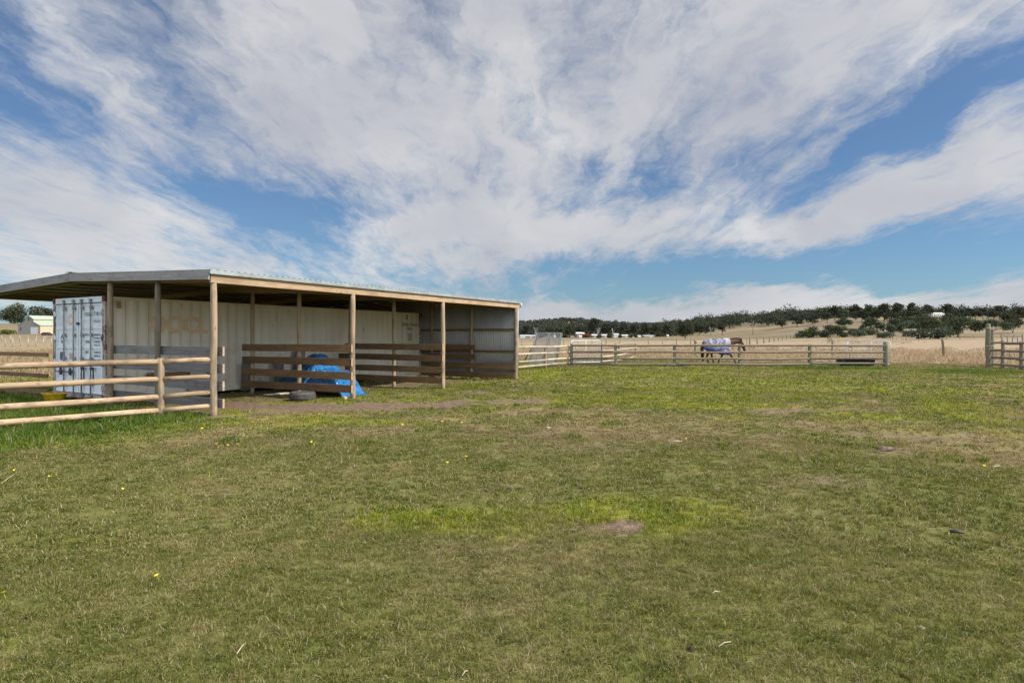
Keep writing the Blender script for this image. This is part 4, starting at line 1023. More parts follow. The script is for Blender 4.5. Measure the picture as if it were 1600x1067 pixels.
farshed(1461, 480, 11, 2.6, 6, WW, WW, 'white-roofed hill shed half hidden by the large wide tree', rot=.1)

# ------------------------------------------------------------------ thin fences far away
def postline(name, pts, hgt, r, mat, label, rails=(), rr=.03):
    f = thing(name, pts[0], label, 'fence')
    for p in pts:
        m = MB(); m.tube([p + UP * -.1, p + UP * hgt], r, 6); m.build('post', mat, f)
    for z in rails:
        m = MB(); m.tube([q_ + UP * z for q_ in pts], rr, 5); m.build('rail', mat, f)
    return f
def tz(px, D): q_ = A(px, D); q_.z = zf(q_.x, D); return q_
postline('wire_fence', [tz(px, F * H / 0.1 if False else d) for px, d in ((1171.5, 118), (1183, 130), (1193.5, 142), (1202, 154), (1209.5, 166), (1216, 178), (1222.5, 190), (1229, 202), (1235, 214), (1241, 226), (1246, 238), (1251, 250), (1255, 262))], 1.5, .11, MT['grey_rail'], 'line of dark posts receding across the dry paddock right of the horse', (1.2,), .012)
postline('wire_fence', [tz(x, 95) for x in range(-40, 120, 12)], 1.25, .06, MT['cream_rail'], 'pale thin posts of a wire fence in front of the farmhouse paddock', (1.1, .6), .012)
postline('yard_rails', [tz(x, 150) for x in (3, 17, 31, 44, 57, 70, 83)], 1.5, .09, MT['cream_rail'], 'light post-and-rail yard in front of the farmhouse', (1.3,), .05)
postline('wire_fence', [tz(x, 110) for x in range(815, 1170, 22)], 1.2, .06, MT['grey_rail'], 'thin wire fence far across the dry plain', (1.1,), .008)
postline('wire_fence', [tz(x, 175) for x in range(1395, 1640, 21)], 1.3, .08, MT['grey_rail'], 'thin wire fence along the foot of the dry slope', (1.1,), .012)
postline('power_pole', [tz(1176.5, 330)], 7.2, .16, MT['grey_rail'], 'lone pole standing on the dry slope above the horse')['category'] = 'pole'
# ------------------------------------------------------------------ ground cover masks (world space)
def seg_d(x, y, a, b):
    ax, ay = a; bx, by = b; dx, dy = bx - ax, by - ay; L2 = dx * dx + dy * dy + 1e-9
    t = np.clip(((x - ax) * dx + (y - ay) * dy) / L2, 0, 1); return np.hypot(x - ax - t * dx, y - ay - t * dy)
def g2(px, py): q_ = G(px, py); return (q_.x, q_.y)
def blob(x, y, px, py, rx, ry):
    c = g2(px, py); return np.exp(-(((x - c[0]) / rx) ** 2 + ((y - c[1]) / ry) ** 2))
def masks(x, y):
    x = np.asarray(x, float); y = np.asarray(y, float)
    r = np.hypot(x, y); px = 800 + F * x / np.maximum(y, .3)
    w1 = fbm(x * .9, y * .9, 50, 4); w2 = fbm(x * 2.7, y * 2.7, 60, 4); w3 = fbm(x * .22, y * .22, 70, 3)
    # bare earth
    d = np.minimum.reduce([seg_d(x, y, g2(350, 637), g2(585, 636)) - .9, seg_d(x, y, g2(585, 636), g2(720, 630)) - .5, seg_d(x, y, g2(720, 629), g2(830, 627)) - .5, seg_d(x, y, g2(310, 656), g2(350, 652)) - .28])
    dirt = sm(.45, -.35, d + (w2 - .5) * 1.5 + (w1 - .5) * .8)
    hole = ((x - g2(957, 820)[0]) / .29) ** 2 + ((y - g2(957, 820)[1]) / .24) ** 2
    dirt = np.maximum(dirt, sm(1.5, .4, hole + (w2 - .5) * 1.8))
    for (a, b, rx, ry) in ((1053, 688, .22, .2), (690, 676, .5, .16), (1390, 706, .35, .22), (860, 668, .3, .2), (1010, 640, .5, .35), (640, 618, 1.0, .6), (760, 612, .9, .5), (930, 596, .8, .6), (1240, 640, .8, .4), (345, 770, .22, .18)):
        dirt = np.maximum(dirt, .8 * sm(.35, .75, blob(x, y, a, b, rx, ry) + (w2 - .5) * .9))
    dirt = np.maximum(dirt, .6 * sm(.65, .74, w1 * .6 + w2 * .4 + .05 * sm(8, 10, r) * sm(16, 12, r)) * sm(45, 30, r))
    # dead, tawny grass
    dry = sm(.54, .72, w1 * .5 + w3 * .5) * .28
    wb = fbm(x * 1.5, y * 1.5, 140, 4); dry = np.maximum(dry, sm(.50, .60, wb * .6 + w2 * .4) * .95 * sm(8, 12, r))
    band = sm(8.5, 10, r) * sm(16, 12.5, r) * sm(-3, 1, x)
    dry = np.maximum(dry, band * sm(.42, .56, w1 * .6 + w2 * .4) * .72)
    lim = np.where(px < 700, 27.0, 43.0) + (fbm(x * .12, y * .12, 33, 3) - .5) * 8
    strips = sm(.55, .68, fbm(x * .012, y * .03, 13, 3)) * sm(55, 75, r) * .45
    field = sm(0, 4, r - lim)
    dry = np.maximum(dry, field * (1 - strips) * np.where(px < 300, .58, 1.0))
    # lush growth
    lush = sm(.49, .57, w1 * .40 + w2 * .45 + w3 * .15) * sm(9, 15, r) * sm(42, 34, r) * .95
    for (a, b, rx, ry, s) in ((440, 660, 1.2, .55, .9), (610, 660, .7, .25, 1), (610, 806, .35, .3, .8), (700, 805, .4, .35, .8), (800, 822, .3, .3, .45), (905, 800, .35, .3, .6), (1010, 815, .35, .4, .8), (960, 785, .4, .25, .6), (1080, 790, .5, .4, .5), (1000, 622, 4, 2.2, .6), (1150, 600, 5, 5, .5), (860, 585, 3, 4, .8), (560, 612, 1.2, .9, .6)):
        lush = np.maximum(lush, s * sm(.15, .95, blob(x, y, a, b, rx * 1.25, ry * 1.25) + (w2 - .5) * 1.3))
    un = (x - P0.x) * SV.x + (y - P0.y) * SV.y; nn_ = (x - P0.x) * NV.x + (y - P0.y) * NV.y
    left = sm(.3, -.3, un + (w1 - .5) * .6) * sm(-11, -9, x) * 0 + sm(.15, -.5, un) * sm(1.9, -.4, nn_ + un * .12 + (w1 - .5) * 1.0) * (r < 40)
    tall = left.copy()
    tall = np.maximum(tall, sm(.25, .75, blob(x, y, 1530, 582, 2.6, 2.3) + (w1 - .5) * .6))
    tall = np.maximum(tall, sm(.25, .75, blob(x, y, 1300, 576, 4.2, 1.2) + (w1 - .5) * .6))
    edge = sm(.55, .0, seg_d(x, y, (Q[0].x, Q[0].y), (Q[1].x, Q[1].y)) + (w2 - .5) * .4)
    tall = np.maximum(tall, .7 * edge)
    lush = np.maximum(lush, tall)
    under = sm(.1, .5, un) * sm(12.3, 12.0, un) * sm(-.4, -1.4, nn_) * sm(-10.5, -10, nn_)
    lush = np.maximum(lush * (1 - .3 * under), .35 * under * sm(.4, .6, w2)); dirt = np.maximum(dirt, under * sm(.46, .60, w1) * .8)
    dirt = dirt * (1 - .85 * tall); dry = dry * (1 - .6 * lush) ; tall = tall * (1 - field)
    return dirt, dry, lush, tall, field

# ------------------------------------------------------------------ ground: one sheet out past the hills
az = np.concatenate([np.arange(-180, -47, 3.0), np.arange(-47, 47, .235), np.arange(47, 180, 3.0)]) * math.pi / 180
rad = np.concatenate([[.4, .8, 1.2, 1.6, 2.0], np.geomspace(2.2, 60, 170), np.geomspace(62, 4200, 120)])
Aa, Rr = np.meshgrid(az, rad, indexing='ij'); X = Rr * np.sin(Aa); Y = Rr * np.cos(Aa); Z = zt(X, Y)
na_, nr_ = Aa.shape
verts = np.stack([X, Y, Z], -1).reshape(-1, 3); verts = np.vstack([verts, [[0, 0, 0]]])
ii, jj = np.meshgrid(np.arange(na_), np.arange(nr_ - 1), indexing='ij'); i2 = (ii + 1) % na_
quads = np.stack([ii * nr_ + jj, ii * nr_ + jj + 1, i2 * nr_ + jj + 1, i2 * nr_ + jj], -1).reshape(-1, 4)
tris = [(len(verts) - 1, i * nr_, ((i + 1) % na_) * nr_) for i in range(na_)]
me = bpy.data.meshes.new('ground'); me.from_pydata(verts.tolist(), [], quads.tolist() + tris); me.polygons.foreach_set('use_smooth', [True] * len(me.polygons))
dm = masks(verts[:, 0], verts[:, 1])
_r = np.hypot(verts[:, 0], verts[:, 1]); dm = list(dm) + [sm(140, 300, _r + (fbm(verts[:, 0] * .01, verts[:, 1] * .01, 5, 3) - .5) * 160) * .92]
for nm, arr in zip(('dirt', 'dry', 'lush', 'tall', 'field', 'slope'), dm):
    at = me.attributes.new(nm, 'FLOAT', 'POINT'); at.data.foreach_set('value', arr.astype(np.float32))
me.update()
GREEN1, GREEN2, OLIVE, YEL = (.064, .090, .020), (.112, .132, .030), (.154, .152, .050), (.26, .25, .030)
STRAW, STRAW2, EARTH = (.24, .185, .105), (.415, .325, .225), (.175, .122, .09)
def A_(nt, nm, inst=False):
    n = nt.nodes.new('ShaderNodeAttribute'); n.attribute_name = nm; n.attribute_type = 'INSTANCER' if inst else 'GEOMETRY'; return n.outputs['Fac']
def turf_colour(nt, inst, rnd=None):
    """grass colour from world position (patches) and the masks; rnd varies single blades"""
    pos = nt.nodes.new('ShaderNodeNewGeometry').outputs['Position']
    n1 = noise(nt, pos, .55, 5, .6); n2 = noise(nt, pos, 2.6, 6, .68); n3 = noise(nt, pos, 14, 5, .7)
    f = math_(nt, 'ADD', math_(nt, 'MULTIPLY', n2, .6), math_(nt, 'MULTIPLY', n1, .4))
    if rnd is not None: f = math_(nt, 'ADD', math_(nt, 'MULTIPLY', f, .95), math_(nt, 'ADD', math_(nt, 'MULTIPLY', rnd, .42), -.185))
    else: f = math_(nt, 'ADD', math_(nt, 'MULTIPLY', f, .58), math_(nt, 'MULTIPLY', n3, .42))
    base = ramp(nt, f, [(.30, GREEN1), (.42, GREEN2), (.52, OLIVE), (.60, (.20, .183, .072)), (.72, (.285, .235, .13))])
    lushc = ramp(nt, f, [(.30, (.068, .12, .012)), (.44, (.15, .205, .016)), (.54, (.275, .285, .020)), (.66, YEL)])
    dryc = ramp(nt, f, [(.32, (.135, .108, .056)), (.46, (.205, .155, .09)), (.62, (.32, .245, .15))])
    fieldc = ramp(nt, f, [(.34, (.18, .13, .078)), (.50, (.35, .27, .182)), (.64, (.43, .345, .24))])
    c = mix(nt, A_(nt, 'lush', inst), base, lushc)
    c = mix(nt, A_(nt, 'dry', inst), c, dryc)
    fl = math_(nt, 'MULTIPLY', A_(nt, 'field', inst), A_(nt, 'dry', inst))
    c = mix(nt, fl, c, fieldc)
    tallg = ramp(nt, f, [(.32, (.030, .066, .010)), (.5, (.06, .115, .015)), (.66, (.12, .17, .025))])
    c = mix(nt, A_(nt, 'tall', inst), c, tallg)
    return c, n2, n3, pos
gm, nt, b = newmat('paddock_turf')
c, n2, n3, pos = turf_colour(nt, False)
ea = ramp(nt, noise(nt, pos, 9, 7, .72), [(.34, (.085, .058, .042)), (.5, EARTH), (.66, (.27, .20, .14))])
sp = noise(nt, pos, 60, 4, .75); c = mix(nt, 1.0, c, ramp(nt, sp, [(.32, (.62, .60, .56)), (.5, (.95, .94, .92)), (.68, (1.2, 1.16, 1.08))]), 'MULTIPLY')
ea = mix(nt, .8, ea, ramp(nt, noise(nt, pos, 34, 5, .8), [(.34, (.45, .43, .40)), (.5, (.95, .95, .95)), (.64, (1.45, 1.4, 1.3))]), 'MULTIPLY')
c = mix(nt, A_(nt, 'dirt'), c, ea)
# the dry slope and far plain: broad tawny patches
far = noise(nt, mapping(nt, pos, (.014, .03, .02)), 1, 8, .68); far2 = noise(nt, mapping(nt, pos, (.05, .16, .1)), 1, 7, .7)
slope = ramp(nt, math_(nt, 'ADD', math_(nt, 'MULTIPLY', far, .6), math_(nt, 'MULTIPLY', far2, .4)), [(.38, (.085, .084, .044)), (.46, (.16, .134, .076)), (.54, (.235, .185, .118)), (.66, (.285, .23, .15))])
c = mix(nt, A_(nt, 'slope'), c, slope)
nt.links.new(c, b.inputs['Base Color']); b.inputs['Roughness'].default_value = .95; b.inputs['Specular IOR Level'].default_value = .1
hh = math_(nt, 'ADD', math_(nt, 'MULTIPLY', noise(nt, pos, 5, 6, .7), .6), math_(nt, 'MULTIPLY', noise(nt, pos, 38, 3, .7), .4))
bump(nt, b, hh, .9, .045)
me.materials.append(gm)
gr = bpy.data.objects.new('ground', me); put(gr, None, Matrix.Identity(4)); gr['kind'] = 'structure'

# ------------------------------------------------------------------ grass
m_ = bpy.data.materials.new('grass_blade'); m_.use_nodes = True; nt = m_.node_tree; nt.nodes.clear()
out = nt.nodes.new('ShaderNodeOutputMaterial')
rn = nt.nodes.new('ShaderNodeNewGeometry').outputs['Random Per Island']
c, _, _, _ = turf_colour(nt, True, rn)
c = mix(nt, 1.0, c, (1.38, 1.33, 1.26), 'MULTIPLY')
c = mix(nt, ramp(nt, rn, [(.86, (0, 0, 0)), (.90, (1, 1, 1))]), c, (.46, .39, .25))
d = nt.nodes.new('ShaderNodeBsdfDiffuse'); t = nt.nodes.new('ShaderNodeBsdfTranslucent'); mx = nt.nodes.new('ShaderNodeMixShader'); mx.inputs[0].default_value = .4
nt.links.new(c, d.inputs[0]); nt.links.new(c, t.inputs[0]); nt.links.new(d.outputs[0], mx.inputs[1]); nt.links.new(t.outputs[0], mx.inputs[2]); nt.links.new(mx.outputs[0], out.inputs[0])
MT['blade'] = m_
def patch(name, size, nbl, h0, h1, wd, seed, flat=.5):
    r_ = np.random.default_rng(seed); v = []; f = []
    ncl = max(3, nbl // 9); cxy = r_.uniform(-.5, .5, (ncl, 2)) * size; ck = r_.uniform(.6, 1.3, ncl)
    for i in range(nbl):
        k = r_.integers(ncl); x, y = cxy[k] + r_.normal(0, size * .05, 2); h = r_.uniform(h0, h1) * ck[k]; a = r_.uniform(0, 6.283); ln = r_.uniform(.2, 2.2) * flat * h
        w = wd * r_.uniform(.6, 1.3); dx, dy = math.cos(a), math.sin(a); q_ = r_.uniform(0, 6.283); wx, wy = math.cos(q_) * w, math.sin(q_) * w
        b0 = len(v)
        v += [(x - wx, y - wy, -.01), (x + wx, y + wy, -.01), (x + dx * ln * .4 + wx * .8, y + dy * ln * .4 + wy * .8, h * .6), (x + dx * ln * .4 - wx * .8, y + dy * ln * .4 - wy * .8, h * .6), (x + dx * ln, y + dy * ln, h * (1 - .25 * flat))]
        f += [(b0, b0 + 1, b0 + 2, b0 + 3), (b0 + 3, b0 + 2, b0 + 4)]
    me = bpy.data.meshes.new(name); me.from_pydata(v, [], f); me.materials.append(MT['blade']); me.update()
    return bpy.data.objects.new(name, me)
def scatter(name, protos_, P_, rot, scl, idx, attrs, label=None):
    col = bpy.data.collections.new(name + '_blades')
    for o in protos_: col.objects.link(o)
    me = bpy.data.meshes.new(name); me.vertices.add(len(P_)); me.vertices.foreach_set('co', P_.astype(np.float32).ravel())
    def at(nm, ty, arr, key='value'):
        a_ = me.attributes.new(nm, ty, 'POINT'); a_.data.foreach_set(key, arr)
    at('rot', 'FLOAT_VECTOR', rot.astype(np.float32).ravel(), 'vector'); at('scl', 'FLOAT_VECTOR', scl.astype(np.float32).ravel(), 'vector'); at('pick', 'INT', idx.astype(np.int32))
    for nm, arr in attrs.items(): at(nm, 'FLOAT', arr.astype(np.float32))
    o = bpy.data.objects.new(name, me); put(o, None, Matrix.Identity(4))
    ng = bpy.data.node_groups.new(name, 'GeometryNodeTree')
    ng.interface.new_socket('Geometry', in_out='INPUT', socket_type='NodeSocketGeometry'); ng.interface.new_socket('Geometry', in_out='OUTPUT', socket_type='NodeSocketGeometry')
    gi = ng.nodes.new('NodeGroupInput'); go = ng.nodes.new('NodeGroupOutput'); ip = ng.nodes.new('GeometryNodeInstanceOnPoints'); ci = ng.nodes.new('GeometryNodeCollectionInfo')
    ci.inputs['Collection'].default_value = col; ci.inputs['Separate Children'].default_value = True; ci.inputs['Reset Children'].default_value = True
    ip.inputs['Pick Instance'].default_value = True
    def na(nm, ty):
        n = ng.nodes.new('GeometryNodeInputNamedAttribute'); n.data_type = ty; n.inputs[0].default_value = nm; return n.outputs['Attribute']
    lk = ng.links.new
    lk(gi.outputs[0], ip.inputs['Points']); lk(ci.outputs[0], ip.inputs['Instance']); lk(na('pick', 'INT'), ip.inputs['Instance Index'])
    lk(na('rot', 'FLOAT_VECTOR'), ip.inputs['Rotation']); lk(na('scl', 'FLOAT_VECTOR'), ip.inputs['Scale']); lk(ip.outputs[0], go.inputs[0])
    md = o.modifiers.new('scatter', 'NODES'); md.node_group = ng
    return tag(o, label, None, kind='stuff')
def ring_pts(r0, r1, step, seed, amax=43.5, fn=None):
    r_ = np.random.default_rng(seed); gx, gy = np.meshgrid(np.arange(-r1, r1, step), np.arange(0, r1, step))
    x = gx.ravel() + r_.uniform(-.5, .5, gx.size) * step; y = gy.ravel() + r_.uniform(-.5, .5, gx.size) * step
    rr = np.hypot(x, y); k = (rr > r0) & (rr < r1) & (np.abs(np.arctan2(x, y)) < R(amax))
    return x[k], y[k], r_
def lawn(name, r0, r1, step, size, nbl, h0, h1, wd, seed, nv=5, lab=None, keep=1.0, force=None, zmul=1.0):
    pr = [patch(f'tuft', size, nbl, h0, h1, wd, seed * 10 + k, .9) for k in range(nv)]
    x, y, r_ = ring_pts(r0, r1, step, seed); di, dr, lu, ta, fi = masks(x, y)
    un = (x - P0.x) * SV.x + (y - P0.y) * SV.y; nn_ = (x - P0.x) * NV.x + (y - P0.y) * NV.y
    inc = (un > .1) & (un < 12.1) & (nn_ < -4.25) & (nn_ > -6.8)
    k = (r_.uniform(0, 1, len(x)) > di * 1.05) & ~inc & (fi < .6) & (r_.uniform(0, 1, len(x)) < keep * (1 if force is None else sm(.40, .62, fbm(x * .6, y * .6, 210, 3))))
    x, y, di, dr, lu, ta, fi = [q_[k] for q_ in (x, y, di, dr, lu, ta, fi)]
    n = len(x); P_ = np.stack([x, y, zt(x, y)], 1)
    if force is not None: dr, lu, ta = dr * 0 + force[0], dr * 0 + force[1], dr * 0 + force[2]
    rot = np.stack([np.zeros(n), np.zeros(n), r_.uniform(0, 6.283, n)], 1)
    cl = fbm(x * 1.7, y * 1.7, 91, 3); hs_ = (.75 + .55 * cl) * (1 - .35 * dr) * (1 + .5 * lu) * (1 - .5 * di); s = r_.uniform(.85, 1.2, n)
    scatter(name, pr, P_, rot, np.stack([s, s, s * hs_], 1), r_.integers(0, nv, n), dict(dry=dr, lush=lu, tall=ta, field=fi), lab)
lawn('grass', 2.2, 5.5, .14, .28, 280, .012, .034, .0019, 1, 7, 'short worn paddock grass, olive with straw flecks')
lawn('grass', 5.3, 10.5, .20, .36, 190, .014, .038, .0034, 2, 6, 'short worn paddock grass with bare flecks')
lawn('grass', 10.2, 20, .30, .45, 125, .016, .045, .0065, 3, 6, 'patchy green and tawny paddock grass')
lawn('grass', 19.5, 46, .55, .8, 110, .02, .06, .013, 4, 5, 'yellow-green grass towards the far fence')
lawn('grass', 2.4, 13, .62, .16, 40, .02, .058, .0022, 9, 6, 'scattered taller tufts standing in the worn paddock grass')
lawn('grass', 8.5, 34, .85, .42, 120, .022, .065, .006, 12, 6, 'dark green tussocks dotted over the paddock', 1.0, (0, .35, .55))
# tall green growth along fences and round the container
pr = [patch('tall_tuft', .35, 50, .06, .17, .0035, 500 + k, .55) for k in range(6)]
x, y, r_ = ring_pts(8, 38, .20, 77); di, dr, lu, ta, fi = masks(x, y)
un = (x - P0.x) * SV.x + (y - P0.y) * SV.y; nn_ = (x - P0.x) * NV.x + (y - P0.y) * NV.y
inc = (un > .1) & (un < 12.1) & (nn_ < -4.25) & (nn_ > -6.8)
k = (r_.uniform(0, 1, len(x)) < ta * .9) & ~inc
tub = G(85, 629); k &= ~((np.abs(x - tub.x - (y - tub.y) * tub.x / tub.y) < .5) & (y < tub.y + .3) & (y > tub.y - 1.1))
x, y, dr, lu, ta, fi = [q_[k] for q_ in (x, y, dr, lu, ta, fi)]; n = len(x); s = r_.uniform(.7, 1.25, n)
# a ranker fringe at the foot of the container doors
fr = np.exp(-(((un[k] + .15) / .35) ** 2)) * (nn_[k] < -4.0) * (nn_[k] > -7)
hz_ = r_.uniform(.45, 1.0, n) * (.5 + .9 * ta) * (1 + .8 * fr)
scatter('long_grass', pr, np.stack([x, y, zt(x, y)], 1), np.stack([np.zeros(n), np.zeros(n), r_.uniform(0, 6.28, n)], 1), np.stack([s, s, s * hz_], 1), r_.integers(0, 6, n), dict(dry=dr * 0, lush=lu, tall=ta, field=fi * 0), 'long lush green grass along the fences and container doors')
# dry standing straw of the paddocks beyond
pr = [patch('straw_tuft', 1.6, 120, .12, .34, .011, 700 + k, .45) for k in range(5)]
x, y, r_ = ring_pts(27, 105, 1.25, 78, 42); di, dr, lu, ta, fi = masks(x, y)
k = (fi > .45) & (r_.uniform(0, 1, len(x)) < sm(104, 44, np.hypot(x, y)))
un = (x - P0.x) * SV.x + (y - P0.y) * SV.y; nn_ = (x - P0.x) * NV.x + (y - P0.y) * NV.y
k &= ~((un > -1) & (un < 13) & (nn_ > -11.5))
x, y, dr, lu, ta, fi = [q_[k] for q_ in (x, y, dr, lu, ta, fi)]; n = len(x); s = r_.uniform(.8, 1.3, n); hz_ = (.35 + 1.0 * fbm(x * .3, y * .3, 15, 3)) * sm(.45, .9, fi)
scatter('dry_grass', pr, np.stack([x, y, zt(x, y)], 1), np.stack([np.zeros(n), np.zeros(n), r_.uniform(0, 6.28, n)], 1), np.stack([s, s, s * (.25 + hz_)], 1), r_.integers(0, 5, n), dict(dry=dr, lush=lu * 0, tall=ta * 0, field=fi), 'pale dry standing grass of the paddocks beyond the fences')

# ------------------------------------------------------------------ little things in the grass
fm_ = MB(); pts = 10
for k in range(pts):
    a = 2 * math.pi * k / pts; a2 = a + .5
    fm_.add([(0, 0, .05), (.022 * math.cos(a), .022 * math.sin(a), .062), (.026 * math.cos(a + .31), .026 * math.sin(a + .31), .066), (.022 * math.cos(a + .6), .022 * math.sin(a + .6), .062)], [(0, 1, 2, 3)])
fm_.add([(.004, 0, -.01), (-.004, .003, -.01), (-.003, -.003, -.01), (0, 0, .052)], [(0, 1, 3), (1, 2, 3), (2, 0, 3)])
fme = fm_.mesh('flower'); fme.materials.append(MT['petal'])
for (px, py) in ((8, 937), (248, 907), (362, 883), (5, 762), (24, 741), (75, 749), (90, 746), (191, 770), (81, 669), (164, 685), (85, 708), (58, 720), (270, 718), (327, 745), (355, 699), (375, 699), (341, 698), (314, 675), (500, 651), (488, 694), (548, 701), (559, 706), (407, 704), (629, 668), (699, 726), (690, 664), (727, 720), (667, 684), (1041, 715), (1093, 721), (1073, 688), (247, 711), (381, 681), (1426, 670), (1537, 732), (698, 661), (720, 664), (457, 663)):
    q_ = G(px, py); q_.z = zf(q_.x, q_.y) + .008; o = bpy.data.objects.new('dandelion', fme); s = random.uniform(.55, .9) * (.8 if py > 720 else 1.1)
    put(o, None, Matrix.Translation(q_) @ Euler((random.uniform(.1, .5), random.uniform(-.3, .3), random.uniform(0, 6))).to_matrix().to_4x4() @ Matrix.Scale(s, 4))
    tag(o, 'single small yellow dandelion flower open in the short grass', 'flower', 'dandelions dotted over the grass')
def clod(px, py, r, mat, label, flat=.5, name='clod', cat='clod', w=1.0):
    q_ = G(px, py); q_.z = zf(q_.x, q_.y); bm = bmesh.new(); bmesh.ops.create_icosphere(bm, subdivisions=3, radius=r)
    for v in bm.verts:
        n_ = float(fbm(v.co.x / r * 1.3 + px, v.co.y / r * 1.3 + v.co.z / r * 1.7, 3, 3)); v.co *= .65 + .7 * n_; v.co.z *= flat; v.co.x *= w
    me = bpy.data.meshes.new(name); bm.to_mesh(me); bm.free(); me.materials.append(mat); o = bpy.data.objects.new(name, me); put(o, None, Matrix.Translation(q_ + UP * r * flat * .3)); return tag(o, label, cat)
clod(857, 670, .055, MT['stone'], 'pale stone lying in the grass between the shed and the bare patch'); clod(1251, 720, .04, MT['earth'], 'small dark dung clod alone on the grass', .8)
clod(892, 826, .028, MT['stone'], 'pale flat chip at the left edge of the bare patch', .3, w=1.5); clod(1054, 689, .10, MT['stone'], 'low pale heap of dry earth in mid paddock', .16, w=1.2)
clod(1383, 705, .09, MT['earth'], 'dark tuft-covered mound of dug earth at the right of the paddock', .5, w=1.3); clod(795, 764, .03, MT['soil'], 'small dark clod left of the bare patch', .7)
clod(1080, 1016, .02, MT['soil'], 'little black pebble near the pale stick', .7); clod(1440, 981, .018, MT['petal'] if False else MT['stone'], 'small tan pebble in the short grass', .6)
clod(1052, 573, .35, MT['soil'], 'dark low heap at the foot of a grey fence post', .3, 'dark_heap', 'heap', 1.6); clod(1070, 573.2, .22, MT['soil'], 'smaller dark heap just right of a bigger one', .35, 'dark_heap', 'heap', 1.4)  # two low dark lumps on the ground by the fence post
def stick(pa, pb, r, label, mat=None):
    a = G(*pa); b_ = G(*pb); a.z = zf(a.x, a.y) + .03; b_.z = zf(b_.x, b_.y) + .035
    m = MB(); m.tube([a, a.lerp(b_, .5) + Vector((0, .005, .006)), b_], [r, r, r * .6], 6); o = m.build('stick', mat or MT['straw_stick'], None, Matrix.Identity(4)); tag(o, label, 'stick')
stick((1123, 1020), (1142, 1014), .0026, 'longest pale straw stick on the grass near the picture foot'); stick((1484, 833), (1506, 836), .014, 'short dark flat stick in the grass at the right', MT['dark_metal'])
stick((370, 1030), (384, 1014), .0025, 'thin upright bleached stalk in the grass at the lower left'); stick((722, 1066), (731, 1059), .0025, 'short pale straw at the very foot of the picture')
stick((2, 757), (27, 744), .003, 'bent dry flower stalk between two yellow flowers'); stick((1551, 734), (1563, 732), .005, 'pale twig on the tawny grass at the far right')
stick((1113, 933), (1124, 932), .003, 'small pale twig right of the picture middle'); stick((1318, 877), (1360, 889), .004, 'curled white feather-like straw in the grass', MT['placard']) if False else None

# ------------------------------------------------------------------ sky, sun, camera
SUN_EL, SUN_AZ = R(41), math.atan2(.97, -.24)     # azimuth clockwise from +Y
wd = bpy.data.worlds.new('World'); scene.world = wd; wd.use_nodes = True; nt = wd.node_tree; nt.nodes.clear()
wo = nt.nodes.new('ShaderNodeOutputWorld'); bg = nt.nodes.new('ShaderNodeBackground'); nt.links.new(bg.outputs[0], wo.inputs[0])
STR = .12; bg.inputs['Strength'].default_value = STR
sky = nt.nodes.new('ShaderNodeTexSky'); sky.sky_type = 'NISHITA'; sky.sun_disc = False; sky.sun_elevation = SUN_EL; sky.sun_rotation = SUN_AZ
sky.altitude = 400; sky.air_density = 1.0; sky.dust_density = .6; sky.ozone_density = 1.6
gen = coord(nt, 'Generated'); sx = nt.nodes.new('ShaderNodeSeparateXYZ'); nrm = nt.nodes.new('ShaderNodeVectorMath'); nrm.operation = 'NORMALIZE'
nt.links.new(gen, nrm.inputs[0]); nt.links.new(nrm.outputs[0], sx.inputs[0])
azn = math_(nt, 'ARCTAN2', sx.outputs['X'], sx.outputs['Y']); eln = math_(nt, 'ARCSINE', sx.outputs['Z'])
cmb = nt.nodes.new('ShaderNodeCombineXYZ'); nt.links.new(azn, cmb.inputs[0]); nt.links.new(eln, cmb.inputs[1]); AE = cmb.outputs[0]
# wispy warp of the cloud field, so that every bank frays
def vnoise_node(vec, scale, detail, rough=.6):
    n = nt.nodes.new('ShaderNodeTexNoise'); n.inputs['Scale'].default_value = scale; n.inputs['Detail'].default_value = detail; n.inputs['Roughness'].default_value = rough
    nt.links.new(vec, n.inputs['Vector']); return n
wn = vnoise_node(mapping(nt, AE, (1, 1.7, 1)), 4.5, 7, .6)
wv = nt.nodes.new('ShaderNodeVectorMath'); wv.operation = 'MULTIPLY_ADD'; nt.links.new(wn.outputs['Color'], wv.inputs[0]); wv.inputs[1].default_value = (.26, .13, 0); wv.inputs[2].default_value = (-.13, -.065, 0)
wa = nt.nodes.new('ShaderNodeVectorMath'); wa.operation = 'ADD'; nt.links.new(AE, wa.inputs[0]); nt.links.new(wv.outputs[0], wa.inputs[1]); WAE = wa.outputs[0]
def ae(px, py):
    u = (px - 800) / F; v = (HY - py) / F; return math.atan(u), math.atan(v / math.hypot(1, u))
